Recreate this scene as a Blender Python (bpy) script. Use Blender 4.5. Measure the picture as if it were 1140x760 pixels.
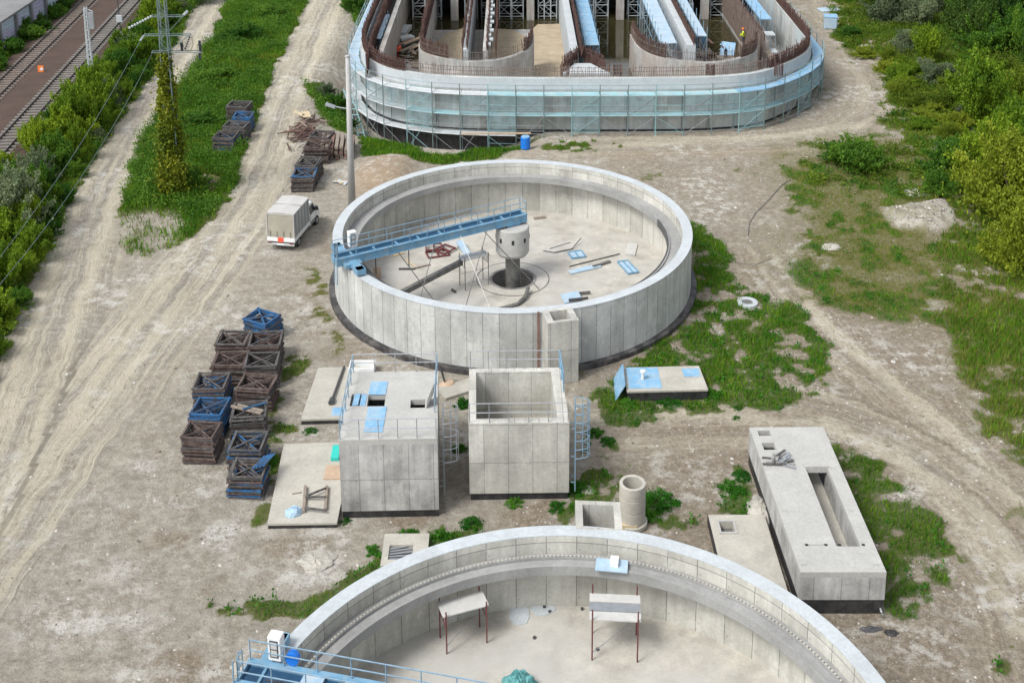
import bpy, math, random
import numpy as np
from mathutils import Vector, Matrix
R=math.radians
rng=random.Random(7)
for o in list(bpy.data.objects): bpy.data.objects.remove(o)
SC=bpy.context.scene
COL=SC.collection
# ------------------------------------------------------------------ camera
F,ROLL,H,PITCH,CY=1377.959,-0.006,39.19,R(13.946779),-6.139   # survey of the photo, in photo pixels / metres
cam=bpy.data.cameras.new('camera'); co=bpy.data.objects.new('camera',cam); COL.objects.link(co)
cam.sensor_width=36; cam.lens=F/1140*36; cam.shift_y=-(380-CY)/1140; cam.clip_end=3000; cam.clip_start=.5
co.location=(0,0,H)
co.rotation_euler=(Matrix.Rotation(math.pi/2-PITCH,4,'X')@Matrix.Rotation(ROLL,4,'Z')).to_euler()
SC.camera=co
# ------------------------------------------------------------------ sky, sun, exposure
SUN_EL,SUN_AZ=R(52),R(-128)      # azimuth from +Y towards +X
w=bpy.data.worlds.new('World'); SC.world=w; w.use_nodes=True
nt=w.node_tree; nt.nodes.clear()
sky=nt.nodes.new('ShaderNodeTexSky'); sky.sky_type='NISHITA'; sky.sun_disc=False
sky.sun_elevation=SUN_EL; sky.sun_rotation=SUN_AZ; sky.air_density=1.0; sky.dust_density=2.5; sky.ozone_density=1
hs=nt.nodes.new('ShaderNodeHueSaturation'); hs.inputs['Saturation'].default_value=.30
bg=nt.nodes.new('ShaderNodeBackground'); bg.inputs[1].default_value=.15
ow=nt.nodes.new('ShaderNodeOutputWorld')
nt.links.new(sky.outputs[0],hs.inputs['Color']); nt.links.new(hs.outputs[0],bg.inputs[0]); nt.links.new(bg.outputs[0],ow.inputs[0])
sl=bpy.data.lights.new('sun','SUN'); sl.energy=1.7; sl.angle=R(18); sl.color=(1,.985,.955)
so=bpy.data.objects.new('sun',sl); COL.objects.link(so)
sd=Vector((math.sin(SUN_AZ)*math.cos(SUN_EL),math.cos(SUN_AZ)*math.cos(SUN_EL),math.sin(SUN_EL)))
so.rotation_euler=(-sd).to_track_quat('-Z','Y').to_euler(); so.location=(0,0,80)
SC.view_settings.view_transform='Standard'; SC.view_settings.look='None'
SC.view_settings.exposure=0.66; SC.view_settings.gamma=1
SC.render.engine='CYCLES'

# ------------------------------------------------------------------ survey helpers: photo pixel -> ground point
cp,sp,cr,sr=math.cos(PITCH),math.sin(PITCH),math.cos(ROLL),math.sin(ROLL)
def G(px,py,z=0.):
    X=(px-570)/F; V=-(py-CY)/F
    x=X*cr-V*sr; v=X*sr+V*cr
    D=(x,cp+v*sp,-sp+v*cp); t=(z-H)/D[2]
    return (D[0]*t,D[1]*t)
def GL(pts,z=0.): return [G(a,b,z) for a,b in pts]
# ------------------------------------------------------------------ noise
def _h(ix,iy,s):
    n=(ix*374761393+iy*668265263+s*974634777)&0xffffffff
    n=((n^(n>>13))*1274126177)&0xffffffff
    return ((n^(n>>16))&0xffff)/65535.
def vn(x,y,s=0):
    x=np.asarray(x,float);y=np.asarray(y,float)
    ix=np.floor(x).astype(np.int64);iy=np.floor(y).astype(np.int64);fx=x-ix;fy=y-iy
    fx=fx*fx*(3-2*fx);fy=fy*fy*(3-2*fy)
    a=_h(ix,iy,s);b=_h(ix+1,iy,s);c=_h(ix,iy+1,s);d=_h(ix+1,iy+1,s)
    return (a*(1-fx)+b*fx)*(1-fy)+(c*(1-fx)+d*fx)*fy
def fbm(x,y,s=0,o=4):
    t=0;a=.5;f=1.
    for k in range(o): t=t+a*vn(x*f,y*f,s+k*17);a*=.5;f*=2.03
    return t/(1-.5**o)
def sst(a,b,x):
    t=np.clip((x-a)/(b-a),0,1); return t*t*(3-2*t)
def sdpoly(x,y,P):
    """signed distance, positive inside"""
    P=np.array(P,float); n=len(P); d=np.full(x.shape,1e9); ins=np.zeros(x.shape,bool)
    for i in range(n):
        a=P[i];b=P[(i+1)%n];e=b-a
        t=np.clip(((x-a[0])*e[0]+(y-a[1])*e[1])/(e@e+1e-9),0,1)
        d=np.minimum(d,np.hypot(x-a[0]-t*e[0],y-a[1]-t*e[1]))
        c=((a[1]>y)!=(b[1]>y)); 
        xi=a[0]+(y-a[1])*e[0]/(e[1] if abs(e[1])>1e-9 else 1e-9)
        ins^=(c&(x<xi))
    return np.where(ins,d,-d)
def dline(x,y,P):
    P=np.array(P,float); d=np.full(x.shape,1e9)
    for a,b in zip(P[:-1],P[1:]):
        e=b-a;t=np.clip(((x-a[0])*e[0]+(y-a[1])*e[1])/(e@e+1e-9),0,1)
        d=np.minimum(d,np.hypot(x-a[0]-t*e[0],y-a[1]-t*e[1]))
    return d
# ------------------------------------------------------------------ materials
def newmat(name):
    m=bpy.data.materials.new(name); m.use_nodes=True; n=m.node_tree; b=n.nodes['Principled BSDF']
    return m,n,b
def N(n,t,**k):
    x=n.nodes.new(t)
    for a,v in k.items(): setattr(x,a,v)
    return x
def mixc(n,f,a,b,mode='MIX'):
    x=n.nodes.new('ShaderNodeMix'); x.data_type='RGBA'; x.blend_type=mode
    for sock,v in ((x.inputs['Factor'],f),(x.inputs[6],a),(x.inputs[7],b)):
        if hasattr(v,'links') or hasattr(v,'is_linked'): n.links.new(v,sock)
        else: sock.default_value=(v if isinstance(v,(int,float)) else (*v,1) if len(v)==3 else v)
    return x.outputs[2]
def mapr(n,v,a,b,c,d):
    x=n.nodes.new('ShaderNodeMapRange'); x.inputs[1].default_value=a;x.inputs[2].default_value=b;x.inputs[3].default_value=c;x.inputs[4].default_value=d
    n.links.new(v,x.inputs[0]); return x.outputs[0]
def noise(n,scale,detail=4,vec=None,rough=.6):
    x=n.nodes.new('ShaderNodeTexNoise'); x.inputs['Scale'].default_value=scale; x.inputs['Detail'].default_value=detail; x.inputs['Roughness'].default_value=rough
    if vec is not None: n.links.new(vec,x.inputs['Vector'])
    return x.outputs['Fac']
def math_(n,op,a,b=None):
    x=n.nodes.new('ShaderNodeMath'); x.operation=op
    for i,v in enumerate((a,b)):
        if v is None: continue
        if isinstance(v,(int,float)): x.inputs[i].default_value=v
        else: n.links.new(v,x.inputs[i])
    return x.outputs[0]
def bump(n,b,h,s,d=.02):
    x=n.nodes.new('ShaderNodeBump'); x.inputs['Strength'].default_value=s; x.inputs['Distance'].default_value=d
    n.links.new(h,x.inputs['Height']); n.links.new(x.outputs[0],b.inputs['Normal'])
def scalev(n,v,s):
    x=n.nodes.new('ShaderNodeMapping'); x.inputs['Scale'].default_value=s; n.links.new(v,x.inputs[0]); return x.outputs[0]
def concrete(name,base,pw=1.25,ph=2.0,var=.14,joint=.5,streak=.22,stain=.25,tint=None,rough=.85,vert=True,ties=False):
    m,n,b=newmat(name)
    tc=N(n,'ShaderNodeTexCoord'); uv=tc.outputs['UV']; ob=N(n,'ShaderNodeNewGeometry').outputs['Position']
    c=base
    n1=noise(n,.45,5,ob); n3=noise(n,7,6,ob,.7)
    st=noise(n,1.,4,scalev(n,uv,(2.6,.22,1) if vert else (1,1,1)))
    nb=noise(n,1.4,5,ob,.65)
    col=mixc(n,1.,base,tuple(x*1.0 for x in base))
    if pw:
        br=N(n,'ShaderNodeTexBrick'); br.offset=0; br.squash=1
        br.inputs['Scale'].default_value=1; br.inputs['Brick Width'].default_value=pw; br.inputs['Row Height'].default_value=ph
        br.inputs['Mortar Size'].default_value=.024; br.inputs['Mortar Smooth'].default_value=.6
        br.inputs['Color1'].default_value=(1-var,1-var,1-var*1.1,1); br.inputs['Color2'].default_value=(1+var*.6,)*3+(1,)
        br.inputs['Mortar'].default_value=(joint,joint,joint,1)
        n.links.new(uv,br.inputs['Vector'])
        col=mixc(n,1.,col,br.outputs['Color'],'MULTIPLY')
        if ties:
            sx=N(n,'ShaderNodeSeparateXYZ'); n.links.new(uv,sx.inputs[0])
            du=math_(n,'PINGPONG',math_(n,'ADD',sx.outputs[0],.13),pw/2); dv=math_(n,'PINGPONG',math_(n,'ADD',sx.outputs[1],.35),.6)
            dd=math_(n,'SQRT',math_(n,'ADD',math_(n,'MULTIPLY',du,du),math_(n,'MULTIPLY',dv,dv)))
            col=mixc(n,mapr(n,dd,.05,.03,0,.45),col,tuple(x*.3 for x in base))
    def mul(col,fac,lo,hi,a=.3,bb=.7):
        v=mapr(n,fac,a,bb,lo,hi); cc=N(n,'ShaderNodeCombineColor')
        for i in range(3): n.links.new(v,cc.inputs[i])
        return mixc(n,1.,col,cc.outputs[0],'MULTIPLY')
    col=mul(col,n1,1-stain*.6,1+stain*.4)
    col=mul(col,st,1-streak,1+streak*.5)
    col=mul(col,n3,.86,1.1)
    dk=mapr(n,nb,.6,.78,0,.55*min(1,stain*3))
    col=mixc(n,dk,col,tuple(x*.55 for x in base))
    col=mixc(n,mapr(n,noise(n,.8,7,scalev(n,ob,(1,1,.6)),.72),.54,.70,0,.5 if stain>.3 else .25),col,tuple(min(.7,x*1.45) for x in base))
    if tint: col=mixc(n,mapr(n,noise(n,.22,3,ob),.42,.62,0,.7),col,tint)
    n.links.new(col,b.inputs['Base Color']); b.inputs['Roughness'].default_value=rough
    bump(n,b,n3,.35,.01)
    return m
def plain(name,base,rough=.6,var=.15,metal=0,scale=3,dirt=None,dirtamt=.3,bumps=.1):
    m,n,b=newmat(name); ob=N(n,'ShaderNodeNewGeometry').outputs['Position']
    n1=noise(n,scale,5,ob,.65)
    v=mapr(n,n1,.3,.7,0,1)
    col=mixc(n,v,tuple(x*(1-var) for x in base),tuple(min(1,x*(1+var)) for x in base))
    if dirt: col=mixc(n,mapr(n,noise(n,scale*.7,6,scalev(n,ob,(1.3,.9,1.1)),.7),.45,.62,0,dirtamt),col,dirt)
    n.links.new(col,b.inputs['Base Color']); b.inputs['Roughness'].default_value=rough; b.inputs['Metallic'].default_value=metal
    if bumps: bump(n,b,n1,bumps,.01)
    return m
def leafy(name,cols,rough=.6,trans=.38):
    m,n,b=newmat(name); g=N(n,'ShaderNodeNewGeometry'); rp=N(n,'ShaderNodeValToRGB')
    oi=N(n,'ShaderNodeObjectInfo')
    cr_=rp.color_ramp
    while len(cr_.elements)<len(cols): cr_.elements.new(.5)
    for i,c in enumerate(cols): cr_.elements[i].position=i/(len(cols)-1); cr_.elements[i].color=(*c,1)
    big=noise(n,.35,3,g.outputs['Position'])
    f=math_(n,'ADD',math_(n,'MULTIPLY',g.outputs['Random Per Island'],.5),mapr(n,big,.3,.7,0,.5))
    n.links.new(f,rp.inputs[0])
    h=N(n,'ShaderNodeHueSaturation'); n.links.new(rp.outputs[0],h.inputs['Color'])
    n.links.new(mapr(n,oi.outputs['Random'],0,1,.75,1.25),h.inputs['Value'])
    n.links.new(mapr(n,oi.outputs['Random'],0,1,.515,.485),h.inputs['Hue'])
    tr=N(n,'ShaderNodeBsdfTranslucent'); ms=N(n,'ShaderNodeMixShader'); ms.inputs[0].default_value=trans
    n.links.new(h.outputs[0],b.inputs['Base Color']); n.links.new(h.outputs[0],tr.inputs[0]); b.inputs['Roughness'].default_value=rough
    b.inputs['Specular IOR Level'].default_value=.25
    n.links.new(b.outputs[0],ms.inputs[1]); n.links.new(tr.outputs[0],ms.inputs[2]); n.links.new(ms.outputs[0],n.nodes['Material Output'].inputs[0])
    return m
M={}
M['tank']=concrete('tank_concrete',(.485,.49,.47),.98,3.95,.16,.36,.16,.45,ties=True)
M['tank_in']=concrete('tank_inner_concrete',(.50,.49,.44),1.3,3.6,.15,.36,.16,.34,ties=True)
M['rim']=concrete('rim_concrete',(.45,.485,.50),0,0,streak=.08,stain=.12,vert=False)
M['ledge']=concrete('launder_concrete',(.30,.30,.29),0,0,streak=.15,stain=.3,vert=False)
M['floor']=concrete('tank_floor_concrete',(.45,.425,.37),0,0,streak=.2,stain=.35,tint=(.45,.44,.41),vert=False)
M['box']=concrete('formed_concrete',(.45,.445,.43),1.2,2.1,.13,.5,.3,.75,ties=True)
M['boxlight']=concrete('formed_concrete_pale',(.49,.48,.435),1.2,2.1,.13,.5,.15,.45,ties=True)
M['boxtop']=concrete('smooth_concrete_top',(.415,.41,.385),0,0,streak=.08,stain=.15,vert=False)
M['slab']=concrete('slab_concrete',(.43,.41,.355),0,0,streak=.1,stain=.22,vert=False)
M['basin']=concrete('basin_concrete',(.50,.51,.49),1.3,2.4,.2,.5,.25,.45,tint=(.42,.49,.50))
M['basin_in']=concrete('basin_inner_concrete',(.45,.45,.43),1.6,3,.14,.6,.35,.5,tint=(.36,.30,.26))
M['rough']=concrete('rough_concrete',(.26,.25,.24),.9,.25,.2,.6,.3,.4)
M['rock']=concrete('spilled_concrete',(.40,.38,.33),0,0,streak=.2,stain=.3,vert=False)
M['black']=plain('bitumen',(.017,.018,.02),.55,.4,dirt=(.12,.11,.10),dirtamt=.25)
M['foot']=plain('bitumen_footing',(.035,.033,.035),.6,.4,dirt=(.16,.15,.14),dirtamt=.6,scale=2)
M['dark']=plain('void_shade_black',(.02,.02,.02),.9,.2)  # near-black colour standing in for shade inside openings
M['galv']=plain('galvanised_steel',(.36,.38,.40),.45,.15,.5)
M['galvblue']=plain('blue_grey_steel',(.22,.33,.42),.5,.15,.2)
M['blue']=plain('blue_painted_steel',(.13,.29,.43),.5,.18,scale=2.5,dirt=(.24,.33,.38),dirtamt=.65)
M['blue_dark']=plain('dark_blue_steel',(.02,.07,.14),.5,.15)
M['bluefoil']=plain('light_blue_sheet',(.19,.38,.56),.6,.15,scale=2.5,dirt=(.36,.45,.50),dirtamt=.7)
M['paleblue']=plain('pale_blue_sheet',(.34,.47,.58),.6,.12,scale=2,dirt=(.48,.50,.50),dirtamt=.6)
M['teal']=plain('teal_steel',(.22,.37,.38),.6,.12,scale=1)
M['tealdk']=plain('weathered_teal_steel',(.13,.18,.18),.6,.15,scale=1)
M['deckteal']=plain('aqua_decking',(.30,.50,.54),.7,.15,scale=1,dirt=(.42,.47,.47),dirtamt=.6)
M['deckw']=plain('worn_planks_white',(.52,.55,.56),.8,.15,scale=2)
M['rust']=plain('rust_steel',(.085,.045,.038),.85,.3,scale=2,dirt=(.13,.075,.055),dirtamt=.6)
M['rustpale']=plain('rebar_dusty',(.19,.145,.12),.85,.3,scale=1.5)
M['frame_brown']=plain('frame_brown_rust',(.075,.048,.042),.85,.4,scale=3,dirt=(.15,.12,.10),dirtamt=.8)
M['frame_grey']=plain('frame_grey_weathered',(.10,.095,.09),.85,.35,scale=2.5,dirt=(.05,.045,.045),dirtamt=.8)
M['frame_blue']=plain('frame_blue_paint',(.02,.11,.26),.6,.4,scale=1.6,dirt=(.06,.055,.055),dirtamt=.9)
M['red']=plain('oxide_red_paint',(.14,.04,.04),.6,.3)
M['steel_dark']=plain('dark_steel',(.06,.06,.062),.5,.3)
M['pipe']=plain('weathered_steel_pipe',(.15,.15,.14),.6,.3,dirt=(.07,.065,.06),dirtamt=.6)
M['wood']=plain('grey_timber',(.24,.20,.16),.85,.3,scale=5)
M['woodred']=plain('reddish_timber',(.20,.12,.095),.85,.4,scale=5)
M['woodyel']=plain('new_timber',(.50,.41,.26),.8,.15)
M['ply']=plain('plywood',(.42,.31,.22),.8,.15)
M['white']=plain('white_paint',(.72,.73,.72),.4,.06,scale=2)
M['whitesheet']=plain('dusty_white_board',(.48,.475,.45),.7,.10)
M['tarp']=plain('dusty_grey_tarpaulin',(.45,.44,.42),.7,.08,scale=1.2)
M['tarpback']=plain('olive_grey_tarpaulin',(.33,.31,.25),.7,.12,scale=1.2)
M['tarpside']=plain('grey_tarpaulin_side',(.30,.31,.31),.7,.12,scale=1.2)
M['tyre']=plain('tyre_rubber',(.02,.02,.02),.85,.2)
M['glass']=plain('dark_glass',(.02,.025,.03),.08,.1,bumps=0)
M['redplate']=plain('orange_red_plate',(.75,.10,.05),.5,.05)
M['orange']=plain('orange_plastic',(.85,.20,.03),.5,.05)
M['turq']=plain('turquoise_foam',(.03,.47,.40),.7,.05)
M['bag']=plain('pale_blue_bag',(.32,.45,.56),.6,.15)
M['netgreen']=plain('teal_plastic_netting',(.10,.29,.29),.6,.3,scale=6,bumps=1)
M['bright_blue']=plain('bright_blue_plastic',(.01,.16,.60),.4,.1)
M['polec']=concrete('pole_concrete',(.42,.42,.41),0,0,streak=.1,stain=.12)
M['sleep']=concrete('sleeper_concrete',(.23,.22,.20),0,0,streak=.1,stain=.3,vert=False)
M['sleepb']=plain('brown_sleeper',(.21,.175,.15),.9,.3)
M['rail']=plain('rusty_rail',(.09,.065,.06),.5,.3,.3)
M['sand']=concrete('sand',(.40,.33,.23),0,0,streak=.15,stain=.25,rough=.95,vert=False)
M['roof']=concrete('grey_roof_felt',(.20,.20,.20),0,0,streak=.1,stain=.3,vert=False)
M['skin']=plain('skin',(.45,.27,.19),.6,.05); M['hivis']=plain('yellow_vest',(.62,.75,.03),.6,.05)
M['workblue']=plain('blue_work_jacket',(.10,.27,.45),.8,.15); M['navy']=plain('navy_trousers',(.03,.04,.07),.8,.2)
M['bush1']=leafy('leaves_yellow_green',[(.055,.12,.010),(.12,.215,.012),(.20,.31,.016),(.32,.41,.03)])
M['bush2']=leafy('leaves_green',[(.026,.085,.010),(.05,.145,.014),(.095,.21,.018),(.19,.31,.03)])
M['bush3']=leafy('leaves_grey_green',[(.08,.12,.06),(.13,.18,.09),(.20,.25,.13),(.30,.33,.19)])
M['bush4']=leafy('leaves_dark_green',[(.015,.045,.009),(.028,.075,.012),(.05,.11,.016),(.09,.16,.028)])
M['bush5']=leafy('leaves_olive',[(.08,.13,.010),(.14,.20,.014),(.20,.27,.02),(.30,.34,.04)])
M['ivy']=leafy('creeper_leaves',[(.05,.10,.008),(.13,.18,.012),(.25,.28,.018),(.44,.40,.04)])
M['grass']=leafy('grass_blades',[(.035,.115,.008),(.065,.175,.010),(.12,.26,.014),(.25,.36,.03)])
M['grassdry']=leafy('dry_grass_blades',[(.09,.12,.012),(.16,.19,.022),(.25,.24,.05),(.38,.33,.12)])
M['weed']=leafy('weed_leaves',[(.02,.10,.008),(.035,.15,.010),(.06,.22,.014),(.12,.30,.025)])
M['bark']=plain('bark',(.07,.055,.04),.9,.3)
def watermat():
    m,n,b=newmat('murky_water'); b.inputs['Base Color'].default_value=(.035,.033,.012,1); b.inputs['Roughness'].default_value=.06
    ob=N(n,'ShaderNodeNewGeometry').outputs['Position']
    dk=mapr(n,noise(n,2.2,6,ob,.75),.5,.62,0,.6); n.links.new(mixc(n,dk,(.03,.028,.010),(.10,.075,.04)),b.inputs['Base Color'])
    bump(n,b,noise(n,3,3,ob),.05,.01); return m
M['water']=watermat()
def graffiti():
    m,n,b=newmat('graffiti_wall'); tc=N(n,'ShaderNodeTexCoord'); uv=tc.outputs['UV']
    w1=N(n,'ShaderNodeTexWave'); w1.inputs['Scale'].default_value=.9; w1.inputs['Distortion'].default_value=9; w1.inputs['Detail'].default_value=1.5; n.links.new(uv,w1.inputs[0])
    w2=N(n,'ShaderNodeTexWave'); w2.wave_type='RINGS'; w2.inputs['Scale'].default_value=.7; w2.inputs['Distortion'].default_value=6; n.links.new(uv,w2.inputs[0])
    c=mixc(n,mapr(n,noise(n,.28,1,uv),.44,.52,0,1),(.42,.50,.56),(.42,.37,.50))
    c=mixc(n,mapr(n,w1.outputs['Fac'],.78,.84,0,.8),c,(.16,.24,.42))
    c=mixc(n,mapr(n,w2.outputs['Fac'],.86,.9,0,.6),c,(.62,.64,.64))
    c=mixc(n,mapr(n,noise(n,3,5,uv),.55,.7,0,.4),c,(.25,.25,.24))
    n.links.new(c,b.inputs['Base Color']); b.inputs['Roughness'].default_value=.8; return m
M['graf']=graffiti()
def netmat():
    m,n,b=newmat('debris_netting'); b.inputs['Base Color'].default_value=(.30,.44,.48,1); b.inputs['Roughness'].default_value=.8
    tr=N(n,'ShaderNodeBsdfTransparent'); ms=N(n,'ShaderNodeMixShader'); ob=N(n,'ShaderNodeNewGeometry').outputs['Position']
    n.links.new(mapr(n,noise(n,1.3,4,ob),.3,.7,.12,.5),ms.inputs[0]); n.links.new(tr.outputs[0],ms.inputs[1]); n.links.new(b.outputs[0],ms.inputs[2]); n.links.new(ms.outputs[0],n.nodes['Material Output'].inputs[0]); return m
M['net']=netmat()
# ------------------------------------------------------------------ mesh builder
class MB:
    def __init__(s): s.v=[];s.f=[];s.m=[];s.cur=0;s.cyl=None
    def add(s,vs,fs):
        k=len(s.v); s.v.extend([tuple(v) for v in vs]); s.f.extend([tuple(i+k for i in f) for f in fs]); s.m.extend([s.cur]*len(fs)); return s
    def hexa(s,a): # 8 pts bottom 4 ccw, top 4 ccw
        return s.add(a,[(3,2,1,0),(4,5,6,7),(0,1,5,4),(1,2,6,5),(2,3,7,6),(3,0,4,7)])
    def box(s,x0,x1,y0,y1,z0,z1): return s.hexa([(x0,y0,z0),(x1,y0,z0),(x1,y1,z0),(x0,y1,z0),(x0,y0,z1),(x1,y0,z1),(x1,y1,z1),(x0,y1,z1)])
    def quadprism(s,q,z0,z1): return s.hexa([(x,y,z0) for x,y in q]+[(x,y,z1) for x,y in q])
    def obox(s,c,sz,rz=0,rx=0,ry=0):
        mt=Matrix.Translation(c)@Matrix.Rotation(rz,4,'Z')@Matrix.Rotation(ry,4,'Y')@Matrix.Rotation(rx,4,'X')
        a,b,d=[q/2 for q in sz]
        return s.hexa([mt@Vector(p) for p in [(-a,-b,-d),(a,-b,-d),(a,b,-d),(-a,b,-d),(-a,-b,d),(a,-b,d),(a,b,d),(-a,b,d)]])
    def beam(s,p,q,w,h=None,up=(0,0,1)):
        h=h or w; p=Vector(p);q=Vector(q);d=(q-p).normalized();u=Vector(up)
        if abs(d.dot(u))>.98: u=Vector((0,1,0))
        x=d.cross(u).normalized();u=x.cross(d)
        c=[(-w/2,-h/2),(w/2,-h/2),(w/2,h/2),(-w/2,h/2)]
        vs=[p+x*a+u*b for a,b in c]+[q+x*a+u*b for a,b in c]
        return s.add(vs,[(0,1,2,3),(7,6,5,4),(0,4,5,1),(1,5,6,2),(2,6,7,3),(3,7,4,0)])
    def tube(s,p,q,r,n=8,r2=None,caps=True):
        r2=r if r2 is None else r2; p=Vector(p);q=Vector(q);d=(q-p).normalized();u=Vector((0,0,1))
        if abs(d.dot(u))>.98:u=Vector((0,1,0))
        x=d.cross(u).normalized();u=d.cross(x)
        vs=[];
        for P_,r_ in ((p,r),(q,r2)):
            for i in range(n):
                a=2*math.pi*i/n; vs.append(P_+x*math.cos(a)*r_+u*math.sin(a)*r_)
        fs=[(i,(i+1)%n,n+(i+1)%n,n+i) for i in range(n)]
        if caps: fs+=[tuple(range(n))[::-1],tuple(range(n,2*n))]
        return s.add(vs,fs)
    def path(s,pts,r,n=6):
        for a,b in zip(pts[:-1],pts[1:]): s.tube(a,b,r,n)
        return s
    def ring(s,cx,cy,r0,r1,z0,z1,a0=0,a1=2*math.pi,n=144,bottom=True):
        """annular solid with rectangular section"""
        full=abs(a1-a0)>2*math.pi-1e-3; k=n if full else n+1
        vs=[]
        for i in range(k):
            a=a0+(a1-a0)*i/n;c,d=math.cos(a),math.sin(a)
            vs+=[(cx+r0*c,cy+r0*d,z0),(cx+r1*c,cy+r1*d,z0),(cx+r1*c,cy+r1*d,z1),(cx+r0*c,cy+r0*d,z1)]
        fs=[]
        for i in range(n):
            a=4*i;b=4*((i+1)%k)
            fs+=[(a+1,b+1,b+2,a+2),(a+2,b+2,b+3,a+3),(a+3,b+3,b,a)]
            if bottom: fs.append((a,b,b+1,a+1))
        if not full: fs+=[(0,1,2,3),(4*n+3,4*n+2,4*n+1,4*n)]
        return s.add(vs,fs)
    def disc(s,cx,cy,r,z,n=96,r0=0):
        if r0: 
            vs=[];fs=[]
            for i in range(n):
                a=2*math.pi*i/n; vs+=[(cx+r0*math.cos(a),cy+r0*math.sin(a),z),(cx+r*math.cos(a),cy+r*math.sin(a),z)]
            for i in range(n): j=(i+1)%n; fs.append((2*i,2*i+1,2*j+1,2*j))
            return s.add(vs,fs)
        return s.add([(cx+r*math.cos(2*math.pi*i/n),cy+r*math.sin(2*math.pi*i/n),z) for i in range(n)],[tuple(range(n))])
    def prism(s,pts,z0,z1):
        n=len(pts); A=sum(pts[i][0]*pts[(i+1)%n][1]-pts[(i+1)%n][0]*pts[i][1] for i in range(n))
        if A<0: pts=pts[::-1]
        return s.add([(x,y,z0) for x,y in pts]+[(x,y,z1) for x,y in pts],[tuple(range(n))[::-1],tuple(range(n,2*n))]+[(i,(i+1)%n,n+(i+1)%n,n+i) for i in range(n)])
    def wallpath(s,pts,t,z0,z1):
        """solid wall of thickness t along polyline"""
        P=[Vector((x,y,0)) for x,y in pts];n=len(P);L=[];Rr=[]
        for i in range(n):
            d=(P[min(i+1,n-1)]-P[max(i-1,0)]).normalized(); nn=Vector((-d.y,d.x,0))
            L.append(P[i]+nn*t/2);Rr.append(P[i]-nn*t/2)
        vs=[]
        for a,b in zip(L,Rr): vs+=[(a.x,a.y,z0),(b.x,b.y,z0),(b.x,b.y,z1),(a.x,a.y,z1)]
        fs=[]
        for i in range(n-1):
            a=4*i;b=a+4; fs+=[(a+1,b+1,b+2,a+2),(a+2,b+2,b+3,a+3),(a+3,b+3,b,a),(a,b,b+1,a+1)]
        fs+=[(0,1,2,3),(4*n-1,4*n-2,4*n-3,4*n-4)]
        return s.add(vs,fs)
    def plan(s,xs,ys,solid,z0,z1):
        xs=sorted(xs);ys=sorted(ys);nx=len(xs)-1;ny=len(ys)-1
        S=lambda i,j: 0<=i<nx and 0<=j<ny and solid((xs[i]+xs[i+1])/2,(ys[j]+ys[j+1])/2)
        for i in range(nx):
            for j in range(ny):
                if not S(i,j): continue
                a,b,c,d=xs[i],xs[i+1],ys[j],ys[j+1]
                s.add([(a,c,z1),(b,c,z1),(b,d,z1),(a,d,z1)],[(0,1,2,3)]); s.add([(a,c,z0),(b,c,z0),(b,d,z0),(a,d,z0)],[(3,2,1,0)])
                if not S(i-1,j): s.add([(a,d,z0),(a,c,z0),(a,c,z1),(a,d,z1)],[(0,1,2,3)])
                if not S(i+1,j): s.add([(b,c,z0),(b,d,z0),(b,d,z1),(b,c,z1)],[(0,1,2,3)])
                if not S(i,j-1): s.add([(a,c,z0),(b,c,z0),(b,c,z1),(a,c,z1)],[(0,1,2,3)])
                if not S(i,j+1): s.add([(b,d,z0),(a,d,z0),(a,d,z1),(b,d,z1)],[(0,1,2,3)])
        return s
    def xf(s,fn,start=0):
        s.v[start:]=[tuple(fn(Vector(v))) for v in s.v[start:]]; return s
    def build(s,name,mat,parent=None,loc=None,smooth=False,bev=0,cyl=None):
        v=np.array(s.v,float)
        if parent is None and loc is None:
            mn=v.min(0);mx=v.max(0); loc=((mn[0]+mx[0])/2,(mn[1]+mx[1])/2,mn[2])
        elif parent is not None: loc=tuple(parent.location)
        me=bpy.data.meshes.new(name); me.from_pydata([tuple(q) for q in (v-np.array(loc))],[],s.f)
        mats=mat if isinstance(mat,(list,tuple)) else [mat]
        for m in mats: me.materials.append(M[m] if isinstance(m,str) else m)
        if len(mats)>1: me.polygons.foreach_set('material_index',s.m)
        uvl=me.uv_layers.new(name='UVMap'); uv=np.zeros((len(me.loops),2))
        for p in me.polygons:
            n=p.normal; 
            for li,vi in zip(p.loop_indices,p.vertices):
                q=v[vi]
                if cyl:
                    if abs(n.z)>.7: uv[li]=(q[0],q[1])
                    else:
                        a=math.atan2(q[1]-cyl[1],q[0]-cyl[0]); c=p.center; a0=math.atan2(c.y+loc[1]-cyl[1],c.x+loc[0]-cyl[0])
                        if a-a0>3: a-=2*math.pi
                        if a-a0<-3: a+=2*math.pi
                        uv[li]=(a*cyl[2]+100,q[2])
                elif abs(n.z)>.7: uv[li]=(q[0],q[1])
                elif abs(n.x)>abs(n.y): uv[li]=(q[1]+.13,q[2])
                else: uv[li]=(q[0]+.31,q[2])
        uvl.data.foreach_set('uv',uv.ravel())
        o=bpy.data.objects.new(name,me); COL.objects.link(o)
        if parent is not None: o.parent=parent
        else: o.location=loc
        if smooth: me.polygons.foreach_set('use_smooth',[True]*len(me.polygons))
        if bev:
            b=o.modifiers.new('bevel','BEVEL'); b.width=bev; b.segments=1; b.limit_method='ANGLE'
        return o
def tag(o,label=None,cat=None,group=None,kind=None):
    if label:o['label']=label
    if cat:o['category']=cat
    if group:o['group']=group
    if kind:o['kind']=kind
    return o
def thing(name,label,cat,loc,group=None):
    o=bpy.data.objects.new(name,None); COL.objects.link(o); o.location=loc; o.empty_display_size=.3
    return tag(o,label,cat,group)
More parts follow.
